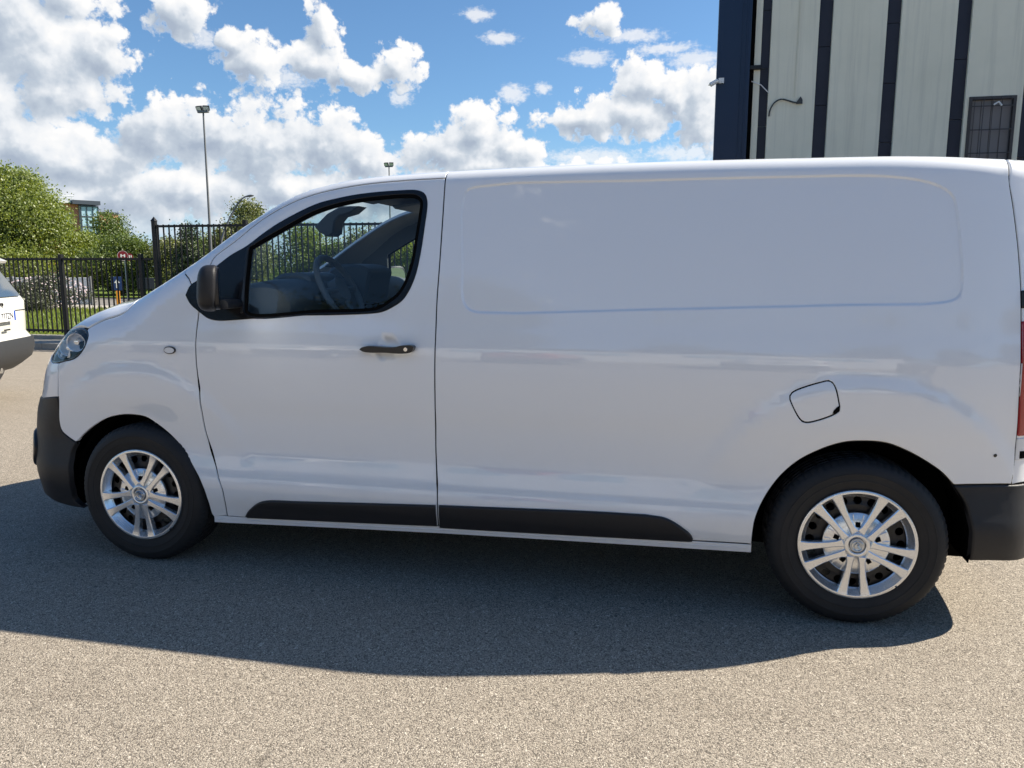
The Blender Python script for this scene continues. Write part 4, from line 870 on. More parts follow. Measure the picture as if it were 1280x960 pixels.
def gap_shade(name, pts, r=.010, depth=.0135, parent=None, mat='void_black'):  # black tubes set into the panel gaps to stand in for their shade
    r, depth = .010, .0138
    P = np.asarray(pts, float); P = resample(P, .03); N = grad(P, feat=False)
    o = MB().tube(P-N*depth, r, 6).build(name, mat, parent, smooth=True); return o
RECD = resample(np.vstack([REC, REC[:1]]), .022)[:-1]
def build_van():
    V = tag(empty('delivery_van', (0, 0, 0)), 'white panel van parked side-on across the asphalt with black bumpers and side mouldings', 'van')
    C = CUR
    far = []            # parts copied to the far side
    def both(o, parent=V): far.append((o, parent)); return o
    ws_low = [ontop(x, y) for x, y in ((.02, .25), (-.07, .38), (-.14, .60), (-.17, YC))]
    ws_side = [ontop(x, y) for x, y in ((.02, .25), (.24, .262), (.45, .275), (.70, .290), (.92, .31))]
    ws_top = [ontop(x, y) for x, y in ((.92, .31), (.86, .50), (.82, .75), (.81, YC))]
    roof_l = [ontop(x, y) for x, y in ((.92, .31), (1.1, .33), (1.53, .345), (2.5, .345), (3.78, .345))]
    def full(c): return crv(list(c)+mir(c[:-1]))
    # cargo side
    rec = [np.array([(x, 0, z) for x, z in offset_poly(RECD, d)]) for d in (-.012, -.003, .0005, .003, .0055, .008, .0105, .014, .024)]
    rec = [drop(SHOULDER, np.stack([r_@chart(SHOULDER)[0], r_@chart(SHOULDER)[1]], 1), .1) if False else r_ for r_ in rec]
    recf = []
    A, B, D = chart(SIDE)
    for r_ in rec: recf.append(drop(SIDE, np.stack([r_@A, r_@B], 1), .1))
    sl = crv(C['sill_top']); sill_r = sl[(sl[:, 0] > 1.53)]; sill_f = sl[(sl[:, 0] > .45) & (sl[:, 0] < 1.51)][::-1]
    arch_pts = P3('arch_r')[0]
    side = panel('side_panel', [crv(C['door_rear']), sill_r, crv(C['arch_r'])[2:], crv(C['rbump_top'])[1:], crv(C['rear_seam'])[::-1],
        np.array([(3.78, .345, roof_l[-1][2])]), crv(roof_l[2:])[::-1], ], SHOULDER, parent=V, holes=[[crv(C['flap']+C['flap'][:1])]], feature=recf, pitch=.028)
    both(panel('side_panel', [crv(C['door_rear']), sill_r, crv(C['arch_r'])[2:], crv(C['rbump_top'])[1:], crv(C['rear_seam'])[::-1],
        np.array([(3.78, .345, roof_l[-1][2])]), crv(roof_l[2:])[::-1]], SHOULDER, parent=V, feature=recf, pitch=.045)) and None
    o = far.pop()[0]; far_side = mirror_obj(o, V); bpy.data.objects.remove(o)
    flap = panel('fuel_flap', [crv(C['flap']+C['flap'][:1])], SIDE, parent=side, gap=.0022, pitch=.02)
    gap_shade('flap_seam_shade', crv(C['flap']+C['flap'][:1]), parent=side)
    A_, B_, D_ = chart(SIDE); nq = np.array([(3.146, 0, .878), (3.160, 0, .883), (3.169, 0, .895), (3.171, 0, .914), (3.160, 0, .905), (3.150, 0, .892)]); nq = drop(SIDE, np.stack([nq@A_, nq@B_], 1), .1)
    b = MB(); b.add(nq-np.array([0, .0018, 0]), [(0, 1, 2, 3, 4, 5)]); b.add(nq+np.array([0, .004, 0]), [(0, 5, 4, 3, 2, 1)]); b.build('finger_notch', 'void_black', flap)
    pq = np.array([(3.762+.007*math.cos(t), 0, .725+.007*math.sin(t)) for t in np.linspace(0, 6.283, 13)[:-1]]); pq = drop(SIDE, np.stack([pq@A_, pq@B_], 1), .1)
    b = MB(); b.add(pq-np.array([0, .0015, 0]), [tuple(range(12))]); b.add(pq+np.array([0, .004, 0]), [tuple(range(12))[::-1]]); b.build('body_plug', 'trim_black', side)
    # sill below the doors
    sb = crv(C['sill_bot'])
    both(panel('sill', [sl, sb[::-1]], SIDE, parent=V, gap=.001, pitch=.03, thick=.04))
    both(MB().tube([(.38, .052, .232), (1.5, .042, .266), (2.86, .036, .292)], .005, 6).build('sill_ridge', 'white_paint', V, smooth=True))
    # front door with window, trim, handle, moulding
    gl = crv(C['glass']+C['glass'][:1]); dl = crv(C['dlo']+C['dlo'][:1])
    door = panel('front_door', [crv(C['door_front'])[:-1], crv(C['door_top']), crv(C['door_rear']), sill_f], SIDE, parent=V, holes=[[gl]], holegap=.008, pitch=.028)
    both(door)
    dt = panel('window_surround', [dl], SIDE, 'gloss_black', door, holes=[[gl]], gap=0, off=.0030, thick=.006, pitch=.03, lip=.002); both(dt)
    pane = panel('side_window', [gl], SIDE, 'glass', door, gap=-.004, off=-.006, thick=0, pitch=.05, lip=.001); both(pane)
    both(panel('rubber_seal', [gl], SIDE, 'void_black', door, holes=[[offset_gl(gl, .012)]], gap=-.002, off=.0012, thick=.008, pitch=.05, lip=.001))
    both(panel('divider_bar', [np.array([(.585, .05, 1.232), (.598, .05, 1.232), (.607, .09, 1.5), (.618, .09, 1.54), (.600, .09, 1.525)])], SIDE, 'trim_black', door, gap=0, off=.007, thick=.01, pitch=.05, lip=.002))
    both(panel('door_moulding', [crv(C['mould_f'][:5]), crv(C['mould_f'][4:7]), np.array(C['mould_f'][7:])], SIDE, 'black_plastic', door, gap=0, off=.014, thick=.018, pitch=.03, lip=.009))
    both(panel('side_moulding', [crv(C['mould_r'][:4]), crv(C['mould_r'][3:9]), np.array(C['mould_r'][9:])], SIDE, 'black_plastic', side, gap=0, off=.014, thick=.018, pitch=.03, lip=.009), None)
    # handle: grip bar standing off the skin, fixed ends, lock barrel
    gp = [(1.186, 1.086), (1.195, 1.094), (1.225, 1.101), (1.30, 1.098), (1.345, 1.099), (1.375, 1.106), (1.425, 1.108), (1.434, 1.103), (1.431, 1.088), (1.420, 1.078), (1.380, 1.072), (1.30, 1.074), (1.235, 1.073), (1.20, 1.077)]
    h = MB().prism(crv(gp+gp[:1], 5)[:-1], .006, -.030, bevel=.006).build('door_handle', 'trim_black', door, smooth=True, angle=.9)
    MB().lathe([(0, -.0325), (.0085, -.0325), (.0095, -.031), (.0095, -.02)], 20, c=(1.399, 0, 1.091)).build('lock_barrel', 'chrome', h, smooth=True, angle=.6)
    # side repeater on the wing
    wing = panel('front_wing', [crv(C['door_front'])[:66], np.array([(.325, .053, 1.355)]), np.array(C['cowl_seam'][1::-1]), np.array([ws_side[1]]), crv([ws_side[1], ws_side[0]]), crv([ws_side[0], (-.042, .124, 1.268)]),
        crv(C['hood_seam'])[::-1], crv(C['headlight'][7:13]), crv(C['fascia_fender'])[::-1], crv(C['bump_side'])[::-1][1:], crv(C['arch_f'])[::-1][1:]], FENDER, parent=V, pitch=.028)
    both(wing)
    rp = []
    for k in range(24):
        t = 2*math.pi*k/24; rp.append((.223+.030*math.cos(t), 1.056+.018*math.sin(t)))
    MB().prism(rp, .012, -.002, bevel=.003).build('side_repeater', 'trim_black', wing, smooth=True)
    MB().prism([(.223+.026*math.cos(2*math.pi*k/20), 1.056+.014*math.sin(2*math.pi*k/20)) for k in range(20)], -.001, -.0045, bevel=.002).build('repeater_lens', 'lamp_white', wing, smooth=True)
    # bonnet, cowl, windscreen, roof
    hl = C['headlight']
    nose = [onfront(y, z) for y, z in ((.26, 1.08), (.40, 1.075), (.62, 1.06), (YC, 1.045))]
    hs = crv(C['hood_seam']); near_edge = np.vstack([crv(hl[2:8])[:-1], hs])
    hr = [C['hood_seam'][-1], ontop(-.12, .34), ontop(-.20, .60), ontop(-.23, YC)]
    panel('bonnet', [near_edge, full(hr), np.array(mir(near_edge.tolist())), full(nose)[::-1]], TOP, parent=V, gap=.0065, pitch=.045)
    cl = [ontop(x, y) for x, y in ((-.035, .14), (-.112, .34), (-.19, .60), (-.22, YC))]
    ch = [ontop(x, y) for x, y in ((.015, .25), (-.075, .38), (-.145, .60), (-.175, YC))]
    panel('cowl', [full(cl), full(ch)[::-1]], TOP, 'black_plastic', V, gap=.001, pitch=.04, thick=.03)
    panel('windscreen', [full(ws_low), np.array(mir(ws_side))[::-1] , full(ws_top)[::-1], np.array(ws_side)[::-1]], SCREEN, 'glass', V, gap=0, off=-.004, thick=0, pitch=.06, lip=.001)
    rail = panel('roof_rail', [crv(C['door_top']), np.array([(1.53, .25, 1.862), roof_l[2]]), crv(roof_l[:3])[::-1][1:], crv(ws_side[1:])[::-1], np.array(C['cowl_seam'][:2]), np.array([(.325, .053, 1.355)]), np.array([(.371, .050, 1.35)])], SHOULDER, parent=V, pitch=.03, gap=.0022)
    both(rail)
    panel('roof', [full(ws_top), np.array(mir(roof_l))[::-1], np.array(roof_l)[::-1]], TOP, parent=V, gap=.001, pitch=.07)
    # nose
    ctr = YC-.0005
    fas_top = [C['fascia_fender'][-1], hl[0], onfront(.24, 1.0), onfront(.26, 1.08)]
    fas_bot = [C['bump_top'][0], C['bump_top'][1], C['bump_top'][2], onfront(.30, .765), onfront(.60, .76), onfront(ctr, .76)]
    both(panel('nose_panel', [crv(C['fascia_fender']), np.array(hl[-1:]+[hl[0], hl[1]]), np.array([onfront(.24, 1.02)]), crv([onfront(y, z) for y, z in ((.26, 1.075), (.40, 1.07), (.62, 1.055), (ctr, 1.04))]), crv(fas_bot)[::-1]], CORNER, parent=V, gap=.0008, pitch=.035, feat=False))
    both(panel('grille', [crv([onfront(y, z) for y, z in ((.32, .93), (.5, .95), (ctr, .955))]), crv([onfront(y, z) for y, z in ((ctr, .84), (.5, .835), (.35, .86))])], FRONT, 'trim_black', V, gap=0, off=.004, thick=.006, pitch=.05, feat=False))
    bb = [C['bump_arch'][-1], (-.482, .101, .22), (-.571, .11, .232), (-.640, .16, .245), onfront(.40, .25), onfront(.65, .25), onfront(ctr, .25)]
    both(panel('front_bumper', [crv(C['bump_side']), crv(fas_bot), crv(bb)[::-1], crv(C['bump_arch'])[::-1]], CORNER, 'black_plastic', V, gap=.0008, off=.006, pitch=.035, lip=.005, feat=False, thick=.03))
    fb = [(.185+.07*math.cos(t), .50+.115*math.sin(t)) for t in np.linspace(0, 2*math.pi, 21)]
    both(panel('fog_lamp_bezel', [np.array([onfront(.14+.10*(1+math.cos(t)), .49+.10*math.sin(t)) for t in np.linspace(0, 2*math.pi, 25)])], FRONT, 'trim_black', V, gap=0, off=.020, thick=.016, pitch=.03, lip=.008, feat=False))
    # black boxes added under the bonnet to stop sunlight leaking through
    MB().box((-.62, .30, .28), (.0, 1.61, .92)).box((-.45, .14, .70), (.0, 1.77, 1.02)).build('bay_light_block', 'void_black', V)
    # headlight
    hl_c = crv(hl+hl[:1])
    lens = panel('headlight', [hl_c], CORNER, 'lens', V, gap=.001, off=-.001, thick=0, pitch=.03, feat=False); both(lens)
    both(panel('headlight_bezel', [hl_c], CORNER, 'gloss_black', lens, holes=[[offset_any(hl_c, .011, CORNER)]], gap=.001, off=-.0035, thick=.01, pitch=.03, feat=False))
    both(panel('headlight_housing', [hl_c], CORNER, 'void_black', lens, gap=-.008, off=-.055, thick=.01, pitch=.04, feat=False))
    for cx, cy, cz, r, mt in ((-.375, .108, 1.070, .046, 'lamp_reflector'), (-.465, .150, 1.035, .040, 'lamp_reflector'), (-.525, .180, 1.00, .026, 'lamp_reflector')):
        M = Matrix.Translation((cx, cy, cz)) @ Matrix.Rotation(math.radians(-4 if r < .03 else 12), 4, 'Z')
        b = MB().lathe([(r, -.012), (r*.92, -.010), (r*.80, .010), (r*.45, .026), (.006, .030)], 28); b.V = [tuple(M @ Vector(v)) for v in b.V]
        both(b.build('reflector_bowl', mt, lens, smooth=True))
        b = MB().lathe([(0, -.006), (r*.26, -.004), (r*.34, .006), (r*.34, .02)], 20); b.V = [tuple(M @ Vector(v)) for v in b.V]
        both(b.build('bulb_cap', 'chrome', lens, smooth=True))
    MB().prism([(-.47, .985), (-.36, 1.0), (-.33, 1.075), (-.42, 1.095)], .150, .140, bevel=.004).build('reflector_panel', 'lamp_reflector', lens)
    dr = [(-.545, .150, .985), (-.535, .160, 1.03), (-.50, .172, 1.075), (-.44, .150, 1.108)]
    both(MB().tube([(p[0]+.012, p[1]+.022, p[2]) for p in dr], .006, 8).build('light_strip', 'lamp_white', lens, smooth=True))
    for nm, pts in (('hood_seam', hs), ('wing_seam', np.vstack([crv(C['fascia_fender']), crv(C['bump_side'])[::-1]]))): both(gap_shade('seam_shade', pts, parent=V))
    for pts in (crv(C['door_front'])[:60], crv(C['door_top']), crv(C['door_rear']), crv(C['rear_seam']), crv(C['cowl_seam']), sill_f, sill_r): both(gap_shade('seam_shade', pts, parent=V))
    # rear corner, doors, bumper, lamps
    rs = crv(C['rear_seam'])
    rtop = [(3.78, .345, roof_l[-1][2]), ontop(3.79, .6), ontop(3.79, ctr)]
    bt = [C['rear_seam'][-1], onback(.22, .60), onback(.5, .60), onback(ctr, .60)]
    RD = (-.66, .56, -.50)
    rd = panel('rear_door', [rs, crv(bt)[1:], crv([onback(ctr, .60), onback(ctr, 1.2), onback(ctr, 1.62), onback(ctr, 1.76), ontop(3.93, ctr), ontop(3.87, ctr), ontop(3.79, ctr)])[1:-1], crv(rtop)[::-1]], RD, parent=V, gap=.0022, pitch=.04, feat=False); both(rd)
    both(panel('rear_bumper', [crv(C['rbump_arch'])[::-1], crv(bt0 := C['rbump_top'][:2]+[C['rear_seam'][-1], onback(.22, .60), onback(.5, .6), onback(ctr, .60)]), crv([C['rbump_arch'][-1], C['rbump_bot'][1], onback(.30, .27), onback(.6, .27), onback(ctr, .27)])[::-1]], (-.6, .8, .0), 'black_plastic', V, gap=.0015, off=.010, thick=.03, pitch=.035, lip=.008, feat=False))
    rsz = lambda z: tuple(float(np.interp(z, rs[::-1, 2], rs[::-1, k])) for k in (0, 1))+(z,)
    tl = [rsz(1.245), rsz(1.1), rsz(.95), rsz(.80)]
    tr = [onback(.30, .80), onback(.30, 1.0), onback(.28, 1.245)]
    REARC = (-.7, .71, 0)
    lamp = panel('tail_lamp', [crv(tl), crv(tr)], REARC, 'lamp_red', V, gap=.002, off=.006, thick=.02, pitch=.03, feat=False); both(lamp)
    both(panel('reversing_lamp', [crv([rsz(.793), rsz(.75), rsz(.70)]), crv([onback(.30, .70), onback(.30, .793)])], REARC, 'lamp_white', lamp, gap=.002, off=.004, thick=.02, pitch=.03, feat=False))
    both(panel('lamp_slot', [crv([(rsz(.740)[0]+.012, rsz(.74)[1]+.010, .740), (rsz(.705)[0]+.012, rsz(.705)[1]+.010, .705)]), crv([onback(.30, .705), onback(.30, .740)])], REARC, 'void_black', lamp, gap=.002, off=.006, thick=.02, pitch=.03, feat=False))
    both(panel('door_hinge', [crv([rsz(1.36), rsz(1.29)]), crv([onback(.22, 1.29), onback(.22, 1.36)])], REARC, 'trim_black', V, gap=.002, off=.010, thick=.02, pitch=.03, feat=False))
    # underside, wheel houses
    MB().box((-.62, .32, .22), (3.78, 1.59, .30)).box((.44, .075, .255), (2.80, .34, .30)).box((.44, 1.57, .255), (2.80, 1.835, .30)).box((-.55, .12, .22), (-.45, 1.79, .5)).build('floor_pan', 'void_black', V)
    for cx, cz, R in ((0, .335, .400), (WB, .345, .425)):
        b = MB(); a0, a1 = math.radians(-8), math.radians(186); n = 40; W = []; Fq = []
        for i in range(n+1):
            t = a0+(a1-a0)*i/n; c, s_ = math.cos(t), math.sin(t)
            for r, y in ((R+.004, .070 if cx < 1 else .060), (R+.012, .35), (R-.02, .352)): W.append((cx+r*c, y, cz+r*s_))
        for i in range(n): Fq += [(3*i, 3*i+3, 3*i+4, 3*i+1), (3*i+1, 3*i+4, 3*i+5, 3*i+2)]
        b.add(W, Fq); c0 = len(b.V); b.V += [(cx+(R)*math.cos(t), .352, cz+R*math.sin(t)) for t in np.linspace(a0, a1, 30)]; b.F.append(tuple(range(c0, c0+30)))
        both(b.build('wheel_housing', 'void_black', V, smooth=True))
        pts = [(cx+(R+.02)*math.cos(t), .075, cz+(R+.02)*math.sin(t)) for t in np.linspace(math.radians(-12), math.radians(192), 30)]
    # rolled arch lips
    for nm in ('arch_f', 'arch_r'):
        P = resample(crv(C[nm])[(4 if nm == 'arch_r' else 14):-4], .03); N = grad(P, feat=False); cx = 0 if nm == 'arch_f' else WB
        rad = P-np.array([cx, 0, .34]); rad[:, 1] = 0; rad /= np.linalg.norm(rad, axis=1)[:, None]
        b = MB(); q0 = P-rad*.0; q1 = P-N*.055+rad*.004; n = len(P)
        b.add(np.vstack([q0-N*.004, q1]), [(i, i+1, n+i+1, n+i) for i in range(n-1)])
        both(b.build('arch_lip', 'trim_black', V, smooth=True))
    # lining of the cab
    both(panel('pillar_lining', [crv(C['door_top']), np.array([(1.53, .25, 1.862), roof_l[2]]), crv(roof_l[:3])[::-1][1:], crv(ws_side[1:])[::-1], np.array([(.34, .06, 1.40)])], SHOULDER, 'cabin_mid', V, off=-.024, thick=.010, gap=-.012, pitch=.05, feat=False))
    both(panel('door_lining', [crv(C['door_front'])[:-1], crv(C['door_top']), crv(C['door_rear']), sill_f], SIDE, 'cabin_dark', door, holes=[[gl]], gap=-.01, holegap=-.004, off=-.024, thick=.012, pitch=.05, feat=False))
    panel('headliner', [full(ws_top), np.array(mir(roof_l[:3]))[::-1], np.array(roof_l[:3])[::-1]], TOP, 'headliner', V, gap=-.01, off=-.024, thick=.010, pitch=.08, feat=False)
    MB().box((1.575, .19, .30), (1.60, 1.72, 1.80)).box((1.585, .07, .30), (1.60, 1.84, 1.30)).build('bulkhead', 'cabin_mid', V)
    MB().box((-.1, .12, .30), (1.57, 1.79, .34)).build('cab_floor', 'cabin_dark', V)
    # dashboard
    prof = [(-.02, 1.235), (.12, 1.275), (.30, 1.318), (.50, 1.362), (.66, 1.385), (.76, 1.378), (.82, 1.345), (.84, 1.29), (.82, 1.17), (.76, 1.0), (.72, .75), (.60, .62), (.0, .60)]
    prof = crv(prof, 4); ys = [.10, .12, .17, .26, .40, .60, YC, 1.31, 1.51, 1.65, 1.74, 1.79, 1.81]; b = MB(); W = []
    for y in ys:
        e = min(y-.10, 1.81-y); sc = 1-.10*math.exp(-e/.05)
        for x, z in prof: W.append((.40+(x-.40)*sc+.10*math.exp(-e/.10)*0, y, 1.0+(z-1.0)*sc))
    n = len(prof); b.add(W, [(i*n+k, i*n+k+1, (i+1)*n+k+1, (i+1)*n+k) for i in range(len(ys)-1) for k in range(n-1)]+[tuple(range(n)), tuple(range((len(ys)-1)*n, len(ys)*n))[::-1]])
    dash = b.build('dashboard', 'cabin_dark', V, smooth=True, angle=.9)
    MB().prism(crv([(.62, 1.37), (.66, 1.43), (.74, 1.457), (.84, 1.452), (.90, 1.42), (.89, 1.37), (.86, 1.25), (.80, 1.22), (.70, 1.30), (.62, 1.37)], 4)[:-1], .80, 1.12, bevel=.015).build('console_hood', 'cabin_dark', dash, smooth=True)
    MB().prism(crv([(.55, 1.36), (.60, 1.40), (.68, 1.415), (.76, 1.40), (.78, 1.34), (.70, 1.30), (.55, 1.36)], 4)[:-1], .34, .66, bevel=.015).build('instrument_hood', 'cabin_mid', dash, smooth=True)
    b = MB()
    for i in range(6): b.box((.835, 1.50, 1.16+i*.022), (.85, 1.72, 1.166+i*.022))
    b.build('air_vent', 'chrome', dash)
    b = MB().box((.846, .83, 1.20), (.852, 1.10, 1.36)); b.build('centre_screen', 'gloss_black', dash)
    # steering wheel, tilted
    M = Matrix.Translation((.86, .50, 1.325)) @ Matrix.Rotation(math.radians(-28), 4, 'Y'); b = MB()
    ring = [M @ Vector((0, .185*math.cos(t), .185*math.sin(t))) for t in np.linspace(0, 2*math.pi, 41)]
    b.tube(ring, .016, 10, cap=False)
    for a in (0, math.pi, -math.pi/2): b.tube([M @ Vector((.01, .05*math.cos(a), .05*math.sin(a))), M @ Vector((0, .18*math.cos(a), .18*math.sin(a)))], .014, 8)
    b.tube([M @ Vector((.02, 0, 0)), M @ Vector((-.03, 0, 0)), M @ Vector((-.16, 0, -.02))], [.065, .065, .035], 20)
    b.build('steering_wheel', 'cabin_mid', V, smooth=True)
    # interior mirror and sensor box
    b = MB().prism([(.53, 1.665), (.61, 1.735), (.69, 1.775), (.80, 1.775), (.75, 1.738), (.685, 1.722), (.655, 1.69), (.645, 1.632), (.62, 1.612), (.60, 1.612), (.565, 1.632)], .90, 1.02, bevel=.008).build('interior_mirror', 'cabin_dark', V, smooth=True)
    for y0 in (.34, 1.14): MB().prism([(.90, 1.795), (1.08, 1.815), (1.09, 1.803), (.92, 1.775)], y0, y0+.48, bevel=.006).build('sun_visor', 'cabin_mid', V)
    # seats: cushion, back, headrest
    for y0, w in ((.28, .46), (.86, .80)):
        s_ = MB().box((1.0, y0, .62), (1.48, y0+w, .78)).build('seat', 'seat_fabric', V, bevel=.04)
        MB().prism([(1.40, .74), (1.51, 1.34), (1.56, 1.34), (1.565, .74)], y0+.02, y0+w-.02, bevel=.02).build('backrest', 'seat_fabric', s_, smooth=True)
        for yc in ((y0+w/2,) if w < .6 else (y0+.2, y0+.6)): MB().box((1.49, yc-.12, 1.37), (1.565, yc+.12, 1.55)).build('headrest', 'seat_fabric', s_, bevel=.03)
    # door mirror
    build_mirror(V, door, both)
    for o, par in list(far):
        p2 = V
        mirror_obj(o, V)
    for cx, cz, y in ((0, .338, .012), (WB, .345, .012)):
        w = build_wheel(V, cx, cz, y)
        w2 = w.copy(); COL.objects.link(w2); w2.location = (cx, 2*YC-y, cz); w2.rotation_euler = (0, 0, math.pi)
        for ch in w.children:
            c = ch.copy(); COL.objects.link(c); c.parent = w2
    b = MB().box((1.5, .5, .22), (3.6, .62, .26)).tube([(.5, .7, .22), (2.4, .75, .24), (3.5, .6, .26)], .03, 8); b.build('exhaust_pipe', 'void_black', V)
    return V
def offset_any(c, d, D):
    A, B, Dn = chart(D); q = np.stack([c@A, c@B], 1)[:-1]; p = offset_poly(q, d); dep = (c@Dn)[:-1]
    r = p[:, :1]*A+p[:, 1:]*B+dep[:, None]*Dn; return np.vstack([r, r[:1]])
def offset_gl(c, d): return offset_any(c, d, SIDE)
def build_mirror(V, door, both):
    n, m = 28, 40; W = []; cx, cy, cz = .555, -.135, 1.349; SW = math.radians(30)
    for i in range(n+1):
        ph = -math.pi/2+math.pi*i/n
        for j in range(m):
            th = 2*math.pi*j/m
            def sg(v, e): return math.copysign(abs(v)**e, v)
            x = sg(math.cos(ph), .55)*sg(math.cos(th), .6); y = sg(math.cos(ph), .55)*sg(math.sin(th), .6); z = sg(math.sin(ph), .62)
            X = x*(.024 if x > 0 else .062); Yy = y*.105; Z = z*.099
            X += .008*z; MC, MS = math.cos(SW), math.sin(SW)
            W.append((cx+X*MC-Yy*MS, cy+X*MS+Yy*MC, cz+Z-.010*y))
    Fq = [(i*m+j, i*m+(j+1) % m, (i+1)*m+(j+1) % m, (i+1)*m+j) for i in range(n) for j in range(m)]
    b = MB().add(W, Fq).build('door_mirror', 'black_plastic', V, smooth=True, angle=2); both(b)
    a = MB().prism(crv([(.485, 1.262), (.49, 1.29), (.53, 1.30), (.59, 1.29), (.595, 1.262), (.485, 1.262)], 4)[:-1], .04, -.09, bevel=.012).build('mirror_arm', 'black_plastic', b, smooth=True); both(a)
    MR = Matrix.Translation((cx, cy, cz)) @ Matrix.Rotation(SW, 4, 'Z'); g = []
    for k in range(32):
        t = 2*math.pi*k/32; g.append((.088*math.copysign(abs(math.cos(t))**.55, math.cos(t)), .086*math.copysign(abs(math.sin(t))**.6, math.sin(t))))
    r = MB().prism([(p[0], p[1]) for p in offset_poly(np.array(g), -.006)], .012, .0275, plane='YZ'); r.V = [tuple(MR @ Vector(v)) for v in r.V]
    both(r.build('mirror_rim', 'trim_black', b, smooth=True))
    G = MB(); G.V = [tuple(MR @ Vector((.0292, p[0], p[1]))) for p in g]; G.F = [tuple(range(32))]
    both(G.build('mirror_glass', 'mirror_glass', b))
def build_wheel(V, cx, cz, y):
    """local axle along Y, outer face towards -Y"""
    w = empty('wheel', (cx, y, cz), 0, V)
    R = .345; n = 150; prof = [(.222, .030), (.228, .008), (.236, .004), (.25, .0), (.262, -.0028), (.263, -.0046), (.268, -.0048), (.269, -.0036), (.284, -.0052), (.290, -.0056), (.291, -.0068), (.2945, -.0068), (.2955, -.0048), (.303, -.003), (.312, .001), (.322, .006), (.331, .014), (.338, .026)]
    for k, (h, d) in enumerate(((.036, 0), (.052, 0), (.054, 1), (.062, 1), (.064, 0), (.088, 0), (.090, 1), (.098, 1), (.100, 0), (.125, 0), (.127, 1), (.135, 1), (.137, 0), (.161, 0), (.163, 1), (.171, 1), (.173, 0), (.192, 0))): prof.append((R-.0075*d, h))
    prof += [(.338, .203), (.325, .216), (.30, .222), (.25, .218), (.222, .20)]
    W = []; m = len(prof)
    for i in range(n*2):
        t = 2*math.pi*i/(n*2); blk = (i//2) % 3
        for (r, h) in prof:
            rr = r
            if r > .329 and (h < .05 or h > .176) and (i % 4 == 3): rr = r-.0035
            if r >= R-.001 and .06 < h < .17 and ((i+int(h*200)) % 8 in (6, 7)): rr = r-.003
            W.append((rr*math.cos(t), h, rr*math.sin(t)))
    N2 = n*2; b = MB().add(W, [(i*m+k, ((i+1) % N2)*m+k, ((i+1) % N2)*m+k+1, i*m+k+1) for i in range(N2) for k in range(m-1)])
    # flatten the contact patch
    b.V = [(x, y_, max(z, -cz+.001)) for x, y_, z in b.V]
    t_ = b.build('tyre', 'tyre_rubber', w, smooth=True, angle=.7)
    # steel disc behind the cover, with round holes
    K = 20; out = []; hb = MB()
    hb.lathe([(.222, .026), (.214, .030), (.205, .060), (.20, .10), (.200, .19)], 64)
    hb.build('rim', 'steel_black', w, smooth=True)
    disc = MB(); Vd = []; 
    outer = [(.203*math.cos(2*math.pi*k/80), .203*math.sin(2*math.pi*k/80)) for k in range(80)]
    holes = [[(.172*math.cos(a)+.0165*math.cos(2*math.pi*k/14), .172*math.sin(a)+.0165*math.sin(2*math.pi*k/14)) for k in range(14)] for a in [2*math.pi*q/K for q in range(K)]]
    vs = [Vector(p) for p in outer]; es = [(i, (i+1) % 80) for i in range(80)]
    for hh in holes:
        b0 = len(vs); vs += [Vector(p) for p in hh]; es += [(b0+i, b0+(i+1) % 14) for i in range(14)]
    vs.append(Vector((0, 0)))
    r_ = delaunay_2d_cdt(vs, es, [], 0, 1e-6); Vp = np.array([tuple(v) for v in r_[0]]); T = [tuple(f) for f in r_[2]]
    c = np.array([Vp[list(f)].mean(0) for f in T]); keep = np.ones(len(T), bool)
    for a in [2*math.pi*q/K for q in range(K)]: keep &= np.hypot(c[:, 0]-.172*math.cos(a), c[:, 1]-.172*math.sin(a)) > .0158
    dd = MB().add([(p[0], .048-.014*math.exp(-((math.hypot(*p)-.13)/.03)**2), p[1]) for p in Vp], [f for f, q in zip(T, keep) if q]); dd.build('steel_disc', 'steel_black', w)
    MB().lathe([(0, .085), (.155, .085), (.156, .11)], 40).lathe([(.0, .09), (.06, .088)], 20).build('brake_disc', 'steel_black', w, smooth=True)
    # the silver cover: outer ring, sloping barrel, inner plate, five pairs of spokes
    cov = MB().lathe([(.2235, .016), (.2275, .006), (.2255, -.001), (.219, -.004), (.2135, -.003), (.210, .003), (.199, .030), (.192, .036)], 96)
    cover = cov.build('wheel_cover', 'alloy_silver', w, smooth=True, angle=.7)
    pl = MB().lathe([(.128, .030), (.1275, .020), (.122, .0155), (.085, .011), (.055, .004), (.046, -.001), (.044, .004), (.0, .004)], 72); pl.lathe([(.033, -.0035), (.036, -.0062), (.043, -.0062), (.0475, -.0040), (.050, .004)], 60); pl.build('cover_plate', 'alloy_silver', cover, smooth=True, angle=.8)
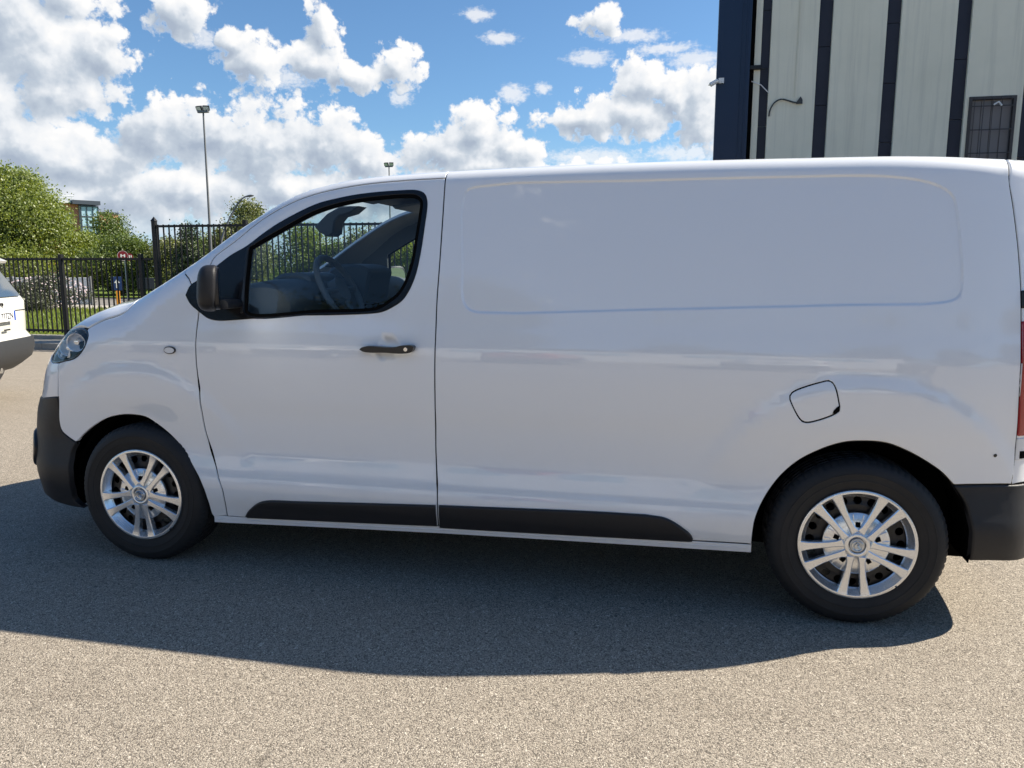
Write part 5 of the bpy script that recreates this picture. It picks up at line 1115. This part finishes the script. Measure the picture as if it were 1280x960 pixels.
    for q in range(5):
        a = -math.pi/2+2*math.pi*q/5; ca, sa = math.cos(a), math.sin(a)
        for sg in (-1, 1):
            # (radius, inner side, outer side)
            st = [(.046, .004, .040), (.070, .0095, .036), (.100, .0135, .0385), (.14, .0175, .0455), (.175, .021, .0545), (.200, .0225, .064), (.2135, .022, .073)]
            lo = [(r*1.0, sg*i_) for r, i_, o_ in st]; hi = [(r*1.0, sg*o_) for r, i_, o_ in st][::-1]
            poly = lo+hi; P = [(p[0]*ca-p[1]*sa, p[0]*sa+p[1]*ca) for p in poly]
            if sg < 0: P = P[::-1]
            nP = len(P); k_ = len(st); b = MB()
            def hgt(r): return float(np.interp(r, [.05, .08, .14, .19, .213], [-.004, -.0025, .0005, .000, -.0032]))
            rr = [p[0] for p in poly]; rr = rr[::-1] if sg < 0 else rr
            Q = offset_poly(np.array(P), .0035)
            V_ = [(x, hgt(r_)+.026, z) for (x, z), r_ in zip(P, rr)]+[(x, hgt(r_)+.003, z) for (x, z), r_ in zip(P, rr)]+[(x, hgt(r_), z) for (x, z), r_ in zip(Q, rr)]
            Fq = []
            for i in range(nP):
                j = (i+1) % nP; Fq += [(i, j, nP+j, nP+i), (nP+i, nP+j, 2*nP+j, 2*nP+i)]
            for i in range(k_-1): Fq.append((2*nP+i, 2*nP+i+1, 2*nP+nP-2-i, 2*nP+nP-1-i))
            b.add(V_, Fq); b.build('spoke', 'alloy_silver', cover, smooth=True, angle=.5)
        # dark bolt openings between the pairs, and moulded ribs of the plate
        a2 = a+math.pi/5; u = Matrix.Rotation(-a2, 4, 'Y')
        b = MB().box((.072, .0085, -.0085), (.092, .0145, .0085)); b.V = [tuple(Matrix.Rotation(-a2, 4, 'Y') @ Vector(v)) for v in b.V]; b.V = [(x, y_-.004, z) for x, y_, z in b.V]
        b.build('bolt_opening', 'void_black', cover)
        for da in (-.22, .22):
            b = MB().box((.098, .010, -.0012), (.124, .0175, .0012)); b.V = [tuple(Matrix.Rotation(-(a2+da*.75), 4, 'Y') @ Vector((v[0], v[1]-.001, v[2]))) for v in b.V]; b.build('plate_rib', 'alloy_silver', cover)
    c_ = MB().lathe([(0, -.0085), (.020, -.0083), (.0225, -.0095), (.027, -.0090), (.0295, -.005), (.030, .004)], 40).build('hub_cap', 'cap_blue', cover, smooth=True)
    em = MB()
    em.tube([(.020*math.cos(t), -.0115, .020*math.sin(t)) for t in np.linspace(0, 2*math.pi, 29)], .0016, 6, cap=False)
    em.tube([(-.006, -.0115, -.010), (-.008, -.0115, .002), (-.001, -.0115, .011), (.007, -.0115, .006), (.001, -.0115, .001), (.009, -.0115, -.010)], .0018, 6)
    em.build('hub_emblem', 'chrome', cover, smooth=True)
    MB().tube([(.155, -.004, -.16), (.158, -.007, -.163)], .004, 6).build('valve_stem', 'steel_black', w)
    return w
VAN = build_van()
